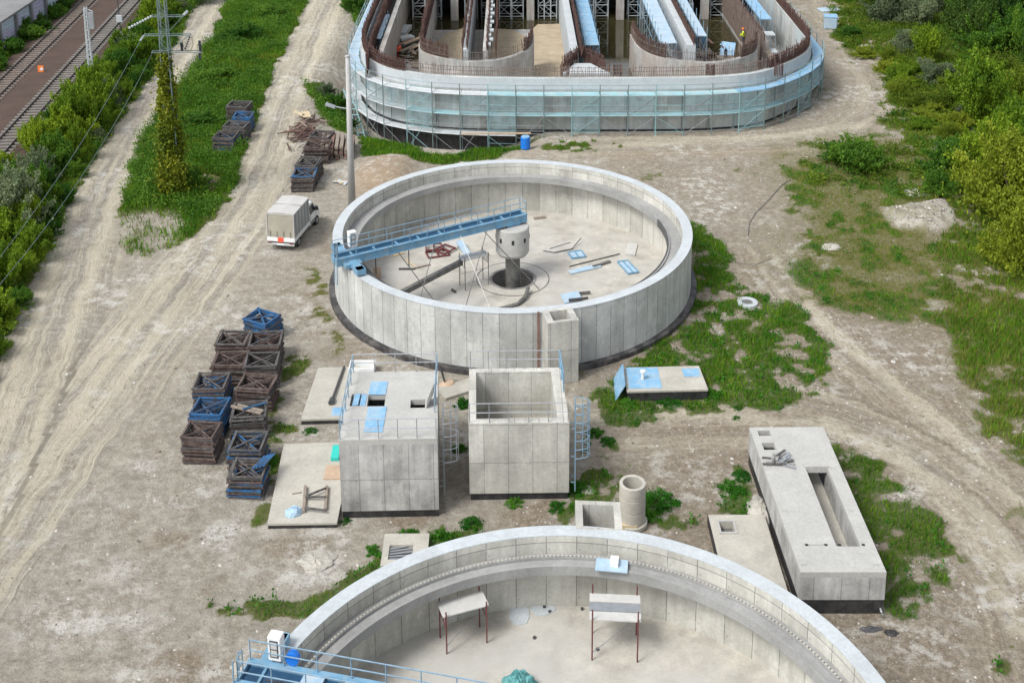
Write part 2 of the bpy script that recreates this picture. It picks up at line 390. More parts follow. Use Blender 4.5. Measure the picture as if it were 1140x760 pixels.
def copytree(r,loc,rz=0,sc=None,label=None,group=None):
    n=r.copy();COL.objects.link(n);n.location=loc;n.rotation_euler=(0,0,rz)
    if sc: n.scale=sc if hasattr(sc,'__len__') else (sc,sc,sc)
    if label:n['label']=label
    if group:n['group']=group
    for c in r.children:
        k=c.copy();COL.objects.link(k);k.parent=n
    return n

# ------------------------------------------------------------------ terrain fields
T1=(-.06,77.26); T2=(1.88,34.49); RT=12.
OUT=[(-15.3,190),(-15.3,150),(-15.3,128.2),(-15.2,120.3),(-14.7,115.9),(-13.3,112),(-11.3,109.4),(-9,108),(-5.7,106.9),(0,106.3),(5.5,106.15),(12,106.1),(17.5,106.3),(22.2,107.5),(25.7,110.6),(28.1,113.7),(29.3,116.5),(29.8,119.1),(30,133),(30,150),(30,190)]
def ccurve(P,n=6):
    P=[np.array(p,float) for p in P];o=[]
    for i in range(len(P)-1):
        a=P[max(i-1,0)];b=P[i];c=P[i+1];d=P[min(i+2,len(P)-1)]
        for k in range(n):
            t=k/n;o.append(.5*((2*b)+(-a+c)*t+(2*a-5*b+4*c-d)*t*t+(-a+3*b-3*c+d)*t**3))
    o.append(P[-1]);return [tuple(q) for q in o]
OC=OUT[:2]+ccurve(OUT[2:18],5)+OUT[-2:]
PG={}
PG['island']=GL([(258,-8),(345,-8),(334,25),(320,50),(306,80),(292,120),(280,160),(258,215),(240,245),(205,272),(165,288),(140,288),(125,265),(128,235),(143,195),(150,160),(165,140),(200,95),(235,40)])
PG['belt']=GL([(-60,560),(-60,215),(0,205),(45,152),(85,108),(125,66),(165,18),(185,-10),(224,-10),(200,45),(178,78),(140,125),(108,175),(78,232),(50,290),(20,360),(2,410)])
PG['railside']=GL([(-50,100),(0,62),(60,-15),(98,-15),(45,45),(0,86),(-50,130)])
PG['right']=GL([(930,-10),(935,12),(938,40),(958,55),(985,62),(992,80),(1003,110),(985,125),(1010,150),(1030,185),(1045,230),(1058,280),(1062,330),(1075,390),(1085,440),(1120,478),(1190,520),(1300,400),(1300,-10)])
PG['mid']=GL([(880,172),(905,158),(960,150),(1010,150),(1045,190),(1050,225),(1062,280),(1050,345),(990,352),(935,345),(905,318),(880,262),(868,215)])
PG['r1']=GL([(768,255),(800,285),(800,320),(840,330),(880,350),(905,385),(903,425),(870,442),(820,450),(770,448),(735,455),(690,462),(672,442),(735,400),(715,398),(745,372),(764,345),(770,300)])
PG['r2']=GL([(925,505),(950,512),(985,545),(1025,585),(1050,618),(1030,648),(1000,668),(985,655),(984,632),(960,570)])
PG['c1']=GL([(395,150),(440,150),(470,168),(505,172),(545,158),(600,150),(560,178),(478,186),(430,178),(400,175)])
PG['c2']=GL([(335,95),(362,85),(385,110),(392,150),(372,145),(345,120)])
PG['c3']=GL([(218,663),(250,668),(290,668),(340,672),(365,658),(372,672),(330,705),(290,700),(240,690)])
PG['c4']=GL([(372,645),(395,632),(430,618),(480,606),(530,590),(500,612),(440,632),(395,655)])
PG['c5']=GL([(283,440),(300,400),(335,385),(350,398),(318,470),(345,475),(318,492),(300,580),(283,585),(288,520),(300,480)])
PG['c6']=GL([(470,600),(500,582),(560,575),(640,560),(632,580),(560,585),(500,605)])
PG['c7']=GL([(640,470),(680,480),(700,520),(740,560),(800,580),(760,590),(650,580),(636,560)])
PG['c8']=GL([(800,560),(815,515),(832,520),(835,560),(850,575),(800,572)])
PG['c9']=GL([(600,158),(690,153),(700,165),(640,170),(600,172)])
PG['c10']=GL([(1105,720),(1130,712),(1140,735),(1125,750),(1108,745)])
PG['c11']=GL([(970,735),(1040,728),(1060,745),(1000,752)])
PG['c12']=GL([(340,300),(372,300),(374,350),(395,392),(370,400),(340,350)])
PG['c13']=GL([(380,-10),(430,-10),(425,12),(405,30),(390,20)])
ROCKP=GL([(985,233),(1050,222),(1062,245),(1050,258),(1000,255),(988,245)])
TRK=[([(205,0),(150,95),(95,200),(50,320),(20,420),(-30,560)],.75),([(245,0),(190,95),(140,200),(105,300),(60,420),(-10,600)],.8),
     ([(355,0),(310,100),(268,200),(190,310),(80,470),(-20,640)],.8),([(383,0),(335,100),(300,200),(245,285),(140,410),(10,570)],.8),
     ([(700,160),(870,152),(960,140)],1.0),([(660,465),(800,462),(930,475),(1080,560),(1140,640)],.9),([(1140,560),(1050,470),(960,400),(900,340)],.8),([(1140,700),(1080,600),(1000,500),(900,470)],.8)]
TRK=[(GL(p),w*.72) for p,w in TRK]
DRT=[(GL([(225,0),(170,95),(118,200),(75,320),(30,430)]),.6),(GL([(368,0),(322,100),(284,200),(215,300),(110,440)]),.6),(GL([(940,445),(1040,520),(1140,620)]),.3),(GL([(900,450),(1000,490),(1100,580)]),.3)]
def rk0(x,y): return sst(-.6,.2,sdpoly(x,y,ROCKP))
def fields(x,y):
    n1=fbm(x*.35,y*.35,1)-.5;n2=fbm(x*1.1,y*1.1,5)-.5;n3=fbm(x*3,y*3,9,3)-.5
    veg=np.zeros_like(x);lush=np.zeros_like(x);tall=np.zeros_like(x)
    def put(name,den,lu,ta,nz=3.,soft=.5,pn=0.,patchy=False):
        nonlocal veg,lush,tall
        d=sdpoly(x,y,PG[name])
        m=sst(-soft,soft,d+nz*n1+1.2*n2+.5*n3+(.9 if name in ('right','r1','r2') else -.2))*den
        if pn: m=m*sst(.5-pn,.5+.12,.5+n2*1.4+n3*.4+n1*.6)
        if patchy: m=m*(.60+.40*sst(.47,.60,.5+.9*n2+.9*n1+.35*n3)); lu=lu+.9*sst(.55,.68,.5+n2+.6*n1)-.25
        k=m>veg; lush=np.where(k,lu+n1*.5,lush);tall=np.where(k,ta*m,tall);veg=np.maximum(veg,m)
    put('right',1,.42,.55,4,1.2,.6);put('mid',.9,.5,.2,5,2.2,.0,True)
    put('island',1,.66,.75,1.2,.4); put('belt',1,.55,.6,.8,.4); put('railside',1,.85,.45,.6,.4)
    put('r1',1,1.1,.4,1.0,.5,.42); put('r2',1,1.0,.35,1.0,.5,.45); put('c1',1,1.0,.5,.8); put('c2',.8,.6,.3,1.5)
    for k in ('c3','c4','c5','c9','c10','c11'): put(k,.95,.75,.2,1.2,.4,.2)
    for k in ('c6','c7','c8'): put(k,.85,.95,.22,1.5,.4,.12)
    put('c12',.7,.35,.15,1.5,.5,.12); put('c13',.9,.9,.4,1)
    # sparse volunteers over the yard
    sp_=sst(.62,.74,fbm(x*.5,y*.5,33))*sst(-4,6,x)*.5*sst(.5,.62,.5+n2+n3*.3); veg=np.maximum(veg,sp_*sst(44,50,y)); lush=np.where(veg==sp_,.5,lush);tall=np.where(veg==sp_,.1,tall)
    # worn apron at the island's southern tip
    veg=veg*(1-rk0(x,y)); tip=G(150,262); dd=np.hypot(x-tip[0],(y-tip[1])*.7); veg=veg*(1-.75*sst(5.0,2.2,dd)*(.4+fbm(x*.9,y*.9,4)))
    tr=np.zeros_like(x)
    for p,wd in TRK: tr=np.maximum(tr,sst(wd*1.5,wd*.2,dline(x,y,p)+.9*n2+.5*n3+.35*n1))
    dr=np.zeros_like(x)
    for p,wd in DRT: dr=np.maximum(dr,sst(wd*1.6,wd*.4,dline(x,y,p)+.4*n2))
    brown=sst(-3,10,x+6*n1)*sst(88,78,y+5*n1)*.85+sst(2,12,x)*sst(78,90,y)*.5
    brown=np.maximum(brown,sst(3.,0,np.abs(np.hypot(x-T1[0],y-T1[1])-13.5))*sst(.45,.6,.5+n2)*.7)
    for q,rr in (((215,745),2.6),((450,575),2.2),((190,600),1.3),((680,395),1.5),((330,610),2.4),((600,572),2.5),((760,330),1.6),((1000,690),2.5)):
        g=G(*q);brown=np.maximum(brown,sst(rr,rr*.3,np.hypot(x-g[0],(y-g[1])*1.5)+n2*2.5+n1*2)*.9)
    sandd=sst(3.8,1.5,np.hypot(x+10.6,(y-95.5)*.55)+n1*1.5)
    sandd=np.maximum(sandd,sst(1.5,.3,np.abs(y-100.5+n1*2))*sst(-8,0,x)*sst(30,24,x)*.35)
    white=sst(1.6,.3,np.hypot(x-G(262,590)[0],(y-G(262,590)[1])*1.6)+n2*2.5)
    for q in ((360,625),(335,575),(160,515),(130,640),(265,400),(640,385),(1015,550),(345,640),(300,590),(150,690),(245,600),(320,330),(345,345),(630,445),(870,640),(925,300),(1030,340),(300,280),(270,725),(95,700)): 
        g=G(*q); white=np.maximum(white,sst(1.5,.1,np.hypot(x-g[0],(y-g[1])*1.3)+n2*2.8+n3*1.2+.2)*.85)
    rk=sst(-.4,.3,sdpoly(x,y,ROCKP)+n2*1.2)
    return veg,np.clip(lush,0,1.2),tall,tr,dr,np.clip(brown,0,1),sandd,white,rk
ROADS=[([(262,-60),(228,0),(172,95),(115,200),(75,320),(20,460),(-60,620)],3.0),([(392,-60),(369,0),(322,100),(284,200),(215,300),(110,440),(-40,640)],3.6),
 ([(560,166),(700,160),(870,156),(960,135),(980,95),(945,40),(925,-20)],3.0),([(650,470),(800,462),(930,470),(1080,555),(1160,660),(1200,800)],3.6),([(860,290),(900,345),(960,405),(1050,480),(1160,610)],3.0)]
ROADS=[(GL(p),w) for p,w in ROADS]
OLV=GL([(868,175),(905,165),(960,160),(1005,160),(1045,195),(1050,225),(1100,300),(1140,430),(1120,470),(1085,420),(1060,372),(1000,350),(950,350),(905,318),(885,262),(865,215)])
def road_coords(x,y):
    bu=np.full(x.shape,99.);bs=np.zeros_like(x);st=np.zeros_like(x)
    for k,(P,wd) in enumerate(ROADS):
        P=np.array(ccurve(P,5));acc=0;d=np.full(x.shape,1e9);u=np.zeros_like(x);s=np.zeros_like(x)
        for a,b in zip(P[:-1],P[1:]):
            e=b-a;L=np.hypot(*e);t=np.clip(((x-a[0])*e[0]+(y-a[1])*e[1])/(L*L),0,1);dx=x-a[0]-t*e[0];dy=y-a[1]-t*e[1];q=np.hypot(dx,dy);m=q<d
            d=np.where(m,q,d);u=np.where(m,(e[0]*dy-e[1]*dx)/L,u);s=np.where(m,acc+t*L,s);acc+=L
        w_=sst(wd*1.25,wd*.7,d)*(1 if k<2 else .55);m=w_>st;bu=np.where(m,u+k*20,bu);bs=np.where(m,s,bs);st=np.maximum(st,w_)
    olv=sst(-3.5,4.5,sdpoly(x,y,OLV)+8*(fbm(x*.25,y*.25,12)-.5)+5*(fbm(x*.9,y*.9,15)-.5))
    return bu*.01,bs*.01,st,olv
def height(x,y):
    h=(fbm(x*.25,y*.25,50,3)-.5)*.10+(fbm(x*1.7,y*1.7,61,3)-.5)*.07
    # working pit along the basin's left front
    d=-sdpoly(x,y,OC+[(30,190),(-15.3,190)][:0])
    dep=sst(5.4,1.2,d)*sst(4.,-3.,x)*sst(170,120,y)
    h=h-2.0*dep
    h=h+1.0*sst(3.9,.4,np.hypot(x+10.3,(y-96.)*.62)+(fbm(x*.6,y*.6,3)-.5)*1.5)
    h=h+.8*sst(-.6,1.6,sdpoly(x,y,ROCKP)+(fbm(x,y,3)-.5))*(fbm(x*2,y*2,7)+.2)
    # flat under the concrete works
    for cx,cy,rx,ry in ((-7,57,6.5,8),(.3,56.5,4,4.5),(13,50,5.5,7.5),(8.6,63.6,3.5,2.5)):
        k=sst(1.25,1.,np.maximum(np.abs(x-cx)/rx,np.abs(y-cy)/ry)); h=h*(1-k*.8)-.01*k
    # railway formation
    h=np.where(x<-42,h*.4,h)
    return h
def axis(a,b,step,far0,far1):
    m=list(np.arange(a,b+1e-6,step));s=step;v=m[-1];
    while v<far1: s*=1.12;v+=s;m.append(v)
    s=step;v=m[0];pre=[]
    while v>far0: s*=1.12;v-=s;pre.append(v)
    return np.array(pre[::-1]+m)
gx=axis(-34,40,.27,-1500,1500); 
gy=np.concatenate([np.arange(38,92,.24),np.arange(92,165,.42)]); 
s=.42;v=165.;ext=[]
while v<2500: ext.append(v);s*=1.12;v+=s
gy=np.concatenate([[-300,-150,-60,0,20,30],gy,ext])
X,Y=np.meshgrid(gx,gy); fx,fy=X.ravel(),Y.ravel()
FD=fields(fx,fy); Hh=height(fx,fy)
def inside_cut(x,y):
    return (np.hypot(x-T1[0],y-T1[1])<11.9)|(np.hypot(x-T2[0],y-T2[1])<11.9)|(sdpoly(x,y,OC)>.6)
cut=inside_cut(fx,fy); Hh=np.where(cut,np.minimum(Hh,-4.2),Hh)
nx_,ny_=len(gx),len(gy)
me=bpy.data.meshes.new('ground'); nv=nx_*ny_
me.vertices.add(nv); me.vertices.foreach_set('co',np.stack([fx,fy,Hh],1).ravel())
ii,jj=np.meshgrid(np.arange(nx_-1),np.arange(ny_-1)); a=(jj*nx_+ii).ravel(); q=np.stack([a,a+1,a+nx_+1,a+nx_],1)
me.loops.add(q.size); me.loops.foreach_set('vertex_index',q.ravel()); me.polygons.add(len(q)); me.polygons.foreach_set('loop_start',np.arange(len(q))*4); me.polygons.foreach_set('loop_total',np.full(len(q),4))
me.update(calc_edges=True); me.polygons.foreach_set('use_smooth',np.ones(len(q),bool))
veg,lush,tall,tr,dr,brown,sandd,white,rk=FD
for nm,arr in (('cov_a',(veg,lush,tr,dr)),('cov_b',(brown,sandd,white,rk)),('cov_c',road_coords(fx,fy))):
    at=me.color_attributes.new(nm,'FLOAT_COLOR','POINT'); at.data.foreach_set('color',np.stack(arr,1).astype(np.float32).ravel())
def groundmat():
    m,n,b=newmat('ground_gravel'); pos=N(n,'ShaderNodeNewGeometry').outputs['Position']
    A=N(n,'ShaderNodeAttribute',attribute_name='cov_a');B=N(n,'ShaderNodeAttribute',attribute_name='cov_b')
    sa=N(n,'ShaderNodeSeparateColor');n.links.new(A.outputs['Color'],sa.inputs[0]);sb=N(n,'ShaderNodeSeparateColor');n.links.new(B.outputs['Color'],sb.inputs[0])
    nf=noise(n,9,6,pos,.75);nm=noise(n,1.3,6,pos,.65);nl=noise(n,.25,4,pos);nfi=noise(n,3.5,6,pos,.75)
    c=mixc(n,mapr(n,nm,.3,.7,0,1),(.245,.220,.175),(.445,.405,.335))
    c=mixc(n,mapr(n,nl,.35,.65,0,.4),c,(.30,.275,.235))
    # soil
    soil=mixc(n,mapr(n,nfi,.38,.62,0,1),(.13,.098,.064),(.33,.265,.19))
    c=mixc(n,math_(n,'MULTIPLY',sb.outputs[0],mapr(n,nm,.25,.6,.45,1)),c,soil)
    # wheel tracks
    c=mixc(n,math_(n,'MULTIPLY',sa.outputs[2],mapr(n,nfi,.3,.6,.3,.95)),c,(.49,.44,.335))
    c=mixc(n,math_(n,'MULTIPLY',A.outputs['Alpha'],mapr(n,nfi,.3,.7,.1,.6)),c,(.22,.205,.185))
    c=mixc(n,math_(n,'MULTIPLY',sb.outputs[1],mapr(n,nm,.3,.6,.6,1)),c,(.36,.27,.18))
    # dark / light grit
    vo=N(n,'ShaderNodeTexVoronoi'); vo.inputs['Scale'].default_value=5.5; n.links.new(pos,vo.inputs['Vector'])
    c=mixc(n,mapr(n,vo.outputs['Distance'],.16,.08,0,.55),c,(.55,.53,.49))
    c=mixc(n,mapr(n,nf,.56,.70,0,.75),c,(.10,.09,.075))
    c=mixc(n,mapr(n,nfi,.60,.72,0,.5),c,(.13,.115,.09))
    c=mixc(n,mapr(n,noise(n,17,4,pos,.7),.56,.68,0,.45),c,(.52,.49,.44))
    c=mixc(n,mapr(n,nf,.44,.32,0,.35),c,(.48,.45,.40))
    c=mixc(n,math_(n,'MULTIPLY',sb.outputs[2],mapr(n,nfi,.4,.55,0,1)),c,(.60,.58,.54))
    c=mixc(n,math_(n,'MULTIPLY',B.outputs['Alpha'],mapr(n,nf,.3,.6,.8,1)),c,(.56,.52,.47))
    mo=noise(n,2.2,8,pos,.85); c=mixc(n,mapr(n,mo,.50,.62,0,.45),c,(.16,.13,.09)); c=mixc(n,mapr(n,mo,.46,.36,0,.55),c,(.56,.52,.44)); m2=noise(n,.55,7,pos,.72); c=mixc(n,mapr(n,m2,.52,.66,0,.4),c,(.22,.18,.13)); c=mixc(n,mapr(n,m2,.44,.32,0,.5),c,(.52,.485,.41))
    C=N(n,'ShaderNodeAttribute',attribute_name='cov_c');sc_=N(n,'ShaderNodeSeparateColor');n.links.new(C.outputs['Color'],sc_.inputs[0])
    def rn(su,ss,det=4):
        cx_=N(n,'ShaderNodeCombineXYZ'); wob=math_(n,'MULTIPLY',math_(n,'SUBTRACT',noise(n,.3,2,pos),.5),1.2)
        n.links.new(math_(n,'ADD',math_(n,'MULTIPLY',sc_.outputs[0],100*su),math_(n,'MULTIPLY',wob,su)),cx_.inputs[0]);n.links.new(math_(n,'MULTIPLY',sc_.outputs[1],100*ss),cx_.inputs[1])
        return noise(n,1,det,cx_.outputs[0],.6)
    brk=mapr(n,nfi,.3,.6,.35,1)
    c=mixc(n,math_(n,'MULTIPLY',math_(n,'MULTIPLY',sc_.outputs[2],mapr(n,rn(1.15,.03,3),.47,.60,0,.85)),brk),c,(.54,.485,.37))
    c=mixc(n,math_(n,'MULTIPLY',math_(n,'MULTIPLY',sc_.outputs[2],mapr(n,rn(3.2,.10,4),.54,.66,0,.6)),brk),c,(.21,.185,.15))
    c=mixc(n,math_(n,'MULTIPLY',math_(n,'MULTIPLY',sc_.outputs[2],mapr(n,rn(7,.25,4),.55,.68,0,.5)),1.),c,(.58,.53,.43))
    # chalky spills
    ch=math_(n,'MULTIPLY',mapr(n,noise(n,.16,3,pos,.5),.47,.62,0,1),mapr(n,noise(n,1.0,7,pos,.75),.49,.60,0,.8)); c=mixc(n,ch,c,(.60,.58,.53))
    # low olive turf
    ov=math_(n,'MULTIPLY',C.outputs['Alpha'],mapr(n,math_(n,'ADD',math_(n,'MULTIPLY',noise(n,.5,5,pos,.65),1.),math_(n,'MULTIPLY',nfi,.6)),.55,.95,0,.75))
    c=mixc(n,ov,c,mixc(n,mapr(n,nm,.35,.65,0,1),(.085,.095,.014),(.18,.165,.04)))
    # moss / turf tint under the blades
    g=mixc(n,sa.outputs[1],(.13,.125,.03),(.05,.10,.016))
    g=mixc(n,mapr(n,nfi,.45,.65,0,.55),g,(.17,.145,.06)); g=mixc(n,mapr(n,nl,.4,.6,0,.35),g,(.12,.11,.02))
    vf=mapr(n,math_(n,'ADD',sa.outputs[0],math_(n,'MULTIPLY',math_(n,'SUBTRACT',nfi,.5),1.3)),.30,.62,0,.92)
    c=mixc(n,vf,c,g)
    n.links.new(c,b.inputs['Base Color']);b.inputs['Roughness'].default_value=.95;b.inputs['Specular IOR Level'].default_value=.2
    bump(n,b,math_(n,'ADD',nf,math_(n,'ADD',nfi,math_(n,'ADD',mo,math_(n,'MULTIPLY',math_(n,'MULTIPLY',rn(2.2,.05,3),1.5),sc_.outputs[2])))),1.,.10)
    return m
me.materials.append(groundmat())
gr=bpy.data.objects.new('ground',me);COL.objects.link(gr);tag(gr,'gravel and earth yard with wheel tracks and patches of turf','ground',kind='structure')

#PART2
# ================================================================== tanks
def railing(mb,pts,z,h=1.05,sp=1.4,r=.024,mid=True,closed=False,n=5):
    P=[Vector((*p,z)) if len(p)==2 else Vector(p) for p in pts]
    if closed:P.append(P[0])
    for a,b in zip(P[:-1],P[1:]):
        L=(b-a).length;k=max(1,round(L/sp))
        for i in range(k+1):
            q=a+(b-a)*i/k; mb.tube(q,q+Vector((0,0,h)),r,n)
        for f in ((h,h*.52) if mid else (h,)):
            mb.tube(a+Vector((0,0,f)),b+Vector((0,0,f)),r,n)
    return mb
def tank(c,label,top,fl,weir,towerq):
    cx,cy=c; cyl=(cx,cy,RT)
    t=thing('settling_tank',label,'tank',(cx,cy,0))
    MB().ring(cx,cy,11.4,RT,-.6,top,n=180).build('outer_wall','tank',t,cyl=cyl)
    MB().ring(cx,cy,11.37,RT+.03,top,top+.035,n=180).build('rim_coping','rim',t,cyl=cyl)
    MB().ring(cx,cy,11.36,11.399,fl,top-.01,n=180,bottom=False).build('inner_face','tank_in',t,cyl=(cx,cy,11.3))
    l=MB().ring(cx,cy,10.55,11.35,2.92,3.06,n=180); l.ring(cx,cy,10.42,10.56,2.72,3.16,n=180); 
    MB().ring(cx,cy,10.38,10.46,2.7,3.20,R(-172),R(14),100).build('dark_lip_strip','steel_dark',t)  # dark strip along part of the lip's inner edge
    if weir: l.ring(cx,cy,10.95,11.05,3.06,3.2,n=180)
    l.build('launder_ledge','ledge',t,cyl=cyl)
    if weir:
        wm=MB(); N_=400
        for i in range(N_):
            a0=2*math.pi*i/N_;a1=a0+2*math.pi/N_*.55
            wm.ring(cx,cy,10.98,11.05,3.19,3.235,a0,a1,1)
        wm.ring(cx,cy,11.0,11.03,3.19,3.2,n=180)
        wm.build('serrated_weir','slab',t)
    MB().ring(cx,cy,RT-.01,RT+.40,-.5,.30,n=180).build('bitumen_footing','foot',t,cyl=cyl)
    f=MB().disc(cx,cy,11.38,fl,128,1.45).disc(cx,cy,2.45,fl+.012,96,1.45)
    f.build('tank_bottom','floor',t)
    MB().ring(cx,cy,2.44,2.49,fl,fl+.02,n=96).build('joint_ring','steel_dark',t)
    p=MB().ring(cx,cy,1.43,1.62,fl-1.6,fl+.03,n=64); p.disc(cx,cy,1.45,fl-1.5,64)
    p.build('central_pit','rough',t,cyl=(cx,cy,1.5))
    # pier + inlet drum
    col=MB().ring(cx,cy,.0,.5,fl-1.5,1.95,n=32); col.build('central_column','pipe' if not weir else 'rough',t,cyl=(cx,cy,.5))
    d=MB(); n=48; prof=[(.55,1.86),(1.0,1.95),(1.13,2.15),(1.13,3.9),(1.08,3.97),(0,3.97)]
    vs=[];fs=[]
    for r_,z_ in prof:
        for i in range(n): vs.append((cx+r_*math.cos(2*math.pi*i/n),cy+r_*math.sin(2*math.pi*i/n),z_))
    for k in range(len(prof)-1):
        for i in range(n): j=(i+1)%n; fs.append((k*n+i,k*n+j,(k+1)*n+j,(k+1)*n+i))
    d.add(vs,fs); dr=d.build('inlet_drum','boxtop',t,smooth=False,cyl=(cx,cy,1.13))
    for k in range(8):
        a=2*math.pi*k/8+R(90)+.02; 
        MB().obox((cx+1.13*math.cos(a),cy+1.13*math.sin(a),3.2),(.05,.16,.3),a).build('port_hole','dark',t)  # dark plates on the drum, the shade of open ports painted in
    MB().tube((cx+.1,cy+.15,3.97),(cx+.1,cy+.15,4.18),.3,20).build('centre_bearing','steel_dark',t)
    # shaft tower
    q=towerq; w_=MB()
    xa,xb,ya,yb=(.16,.84,.05,.86) if weir else (.22,.8,.16,.84)
    w_.plan([0,xa,xb,1],[0,ya,yb,1],lambda a,b: not(xa<a<xb and ya<b<yb),-.4,top+.05)
    Q=[Vector((*p,0)) for p in q]
    w_.xf(lambda v:(lambda p:(p.x,p.y,v.z))((Q[0]*(1-v.x)+Q[1]*v.x)*(1-v.y)+(Q[3]*(1-v.x)+Q[2]*v.x)*v.y))
    w_.build('shaft_tower','boxlight',t)
    return t
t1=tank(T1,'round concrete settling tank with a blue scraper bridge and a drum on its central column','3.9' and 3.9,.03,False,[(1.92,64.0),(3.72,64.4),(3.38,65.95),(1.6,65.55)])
MB().beam((1.42,65.36,.2),(1.42,65.36,3.95),.14,.1).build('rust_stained_plank','woodred',t1)
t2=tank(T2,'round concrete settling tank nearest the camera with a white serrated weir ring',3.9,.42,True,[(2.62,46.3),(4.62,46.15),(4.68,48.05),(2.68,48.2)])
def bridge(c,ang,label,cable,off=0,x1=12.7,zb=4.2,zt=4.8,hw=.62):
    """radial walkway: local +x points outward from the tank centre"""
    ca,sa=math.cos(ang),math.sin(ang)
    W=lambda v:(c[0]+v[0]*ca-(v[1]+off)*sa,c[1]+v[0]*sa+(v[1]+off)*ca,v[2])
    t=thing('scraper_bridge',label,'bridge',(c[0]+12*ca,c[1]+12*sa,3.93))
    def part(mb,name,mat,par=None,**k): mb.xf(W); return mb.build(name,mat,t,**k)
    x0=-1.0; dz=zb-4.32
    for s in (-1,1):
        g=MB().box(x0,x1,s*hw-.05,s*hw+.05,zb,zt); g.box(x0,x1,s*hw-.11,s*hw+.11,zt,zt+.03); g.box(x0,x1,s*hw-.11,s*hw+.11,zb-.03,zb)
        k=x0+.6
        while k<x1: g.box(k-.012,k+.012,s*(hw+.05),s*(hw+.1),zb,zt) if s>0 else g.box(k-.012,k+.012,-(hw+.1),-(hw+.05),zb,zt); k+=1.9
        part(g,'side_beam','blue')
    part(MB().box(x0+.05,x1-.05,-hw+.06,hw-.06,zb+.28,zb+.33),'walkway_deck','blue_dark')
    g=MB().box(x0,x0+.06,-hw,hw,zb,zt); g.box(x1-.06,x1,-hw,hw,zb,zt)
    for k in range(8): g.box(.6+k*1.55,.7+k*1.55,-hw+.05,hw-.05,zb+.33,zb+.40)
    part(g,'cross_member','blue')
    for s in (-1,1):
        r_=MB(); railing(r_,[(x0+.05,s*hw,zt),(x1-.1,s*hw,zt)],zt,.9,1.25,.026); part(r_,'handrail','galvblue')
    r_=MB(); railing(r_,[(x0+.05,-hw,zt),(x0+.05,hw,zt)],zt,.9,1.3,.026); part(r_,'end_rail','galvblue')
    r_=MB(); railing(r_,[(x1-.1,.1,zt),(x1-.1,hw,zt)],zt,1.0,1.3,.026); part(r_,'end_rail','galvblue')
    # end carriage riding on the rim
    g=MB().box(11.45,11.95,-2.3,2.0,4.12,4.4); g.box(11.4,12.0,-2.35,-1.75,4.05,4.4);g.box(11.4,12.0,1.5,2.05,4.05,4.4); g.box(11.2,12.3,-.95,.95,4.1,4.34)
    part(g,'end_carriage','blue')
    for s in (-1,1):
        g=MB().tube((11.55,s*1.85-.1,4.1),(11.85,s*1.85-.1,4.1),.19,16); part(g,'rim_wheel','tyre')
    # access ladder outside
    g=MB()
    for s in (.15,.6): g.beam((x1+.02,s,zt+.95),(x1+.08,s,3.0),.05,.05)
    for k in range(9): g.tube((x1+.03,.15,zt-k*.24),(x1+.03,.6,zt-k*.24),.018,5)
    part(g,'access_ladder','galvblue')
    # control cabinet
    g=MB().box(10.95,11.45,-hw-.42,-hw-.02,zt+.15,zt+1.15); part(g,'control_cabinet','white',bev=.02)
    g=MB().box(11.04,11.36,-hw-.02,-hw-.005,zt+.3,zt+1.02); part(g,'cabinet_window','steel_dark')
    g=MB().box(11.08,11.32,-hw-.004,-hw+.008,zt+.36,zt+.62); g.box(11.08,11.32,-hw-.004,-hw+.008,zt+.68,zt+.96); part(g,'cabinet_panel','whitesheet')
    g=MB().tube((11.05,-hw-.2,zt-.3),(11.05,-hw-.2,zt+.2),.04,6).tube((11.35,-hw-.2,zt-.3),(11.35,-hw-.2,zt+.2),.04,6); part(g,'cabinet_leg','galvblue')
    g=MB().box(x0+.5,x0+1.5,-hw-.02,hw+.02,zb-.26,zb-.03); part(g,'centre_saddle','blue')
    if cable:
        g=MB().path([(11.2,.3,zt+.1),(10.6,.1,zb+.42),(9.6,.25,zb+.4),(8.2,-.1,zb+.42),(6.5,.1,zb+.4)],.035); part(g,'cable','steel_dark')
        g=MB().tube((10.55,-hw-.05,zt+.30),(10.55,-hw-.3,zt+.30),.26,18); part(g,'cable_drum','bright_blue')
        for k in (5.6,7.6,9.2):
            g=MB().box(k,k+.8,-hw+.1,hw-.1,zb+.34,zb+.47); part(g,'drive_cover','paleblue')
    return t
b1r=bridge(T1,R(209.3),'blue scraper bridge spanning from the rim to the drum of the farther tank',False,-.22,12.7,4.18,4.64,.42)
b2r=bridge(T2,R(166.6),'blue scraper bridge at the lower left edge with a blue cable drum beside its cabinet',True,-.38,12.25,4.12,4.62,.52)
# suspended scraper arms of bridge 1
c1,s1=math.cos(R(208.5)),math.sin(R(208.5))
def W1(x,y,z): return (T1[0]+x*c1-y*s1,T1[1]+x*s1+y*c1,z)
for x_ in (9.9,7.6): MB().beam(W1(x_,-.1,4.3),W1(x_,-.1,2.75),.06,.06).build('hanger_bar','steel_dark',b1r)
for a,b in (((8.6,.3,4.3),(6.2,1.9,.05)),((5.6,-.1,4.3),(9.0,3.2,.05)),((2.0,.2,4.3),(5.0,2.6,.05)),((2.4,.2,4.3),(-.8,2.2,.05)),):
    MB().tube(W1(*a),W1(*b),.03,6).build('stay_rod','pipe',b1r)
MB().tube(W1(4.1,.4,4.3),W1(3.3,3.0,.05),.02,6).build('white_stay_rod','white',b1r)

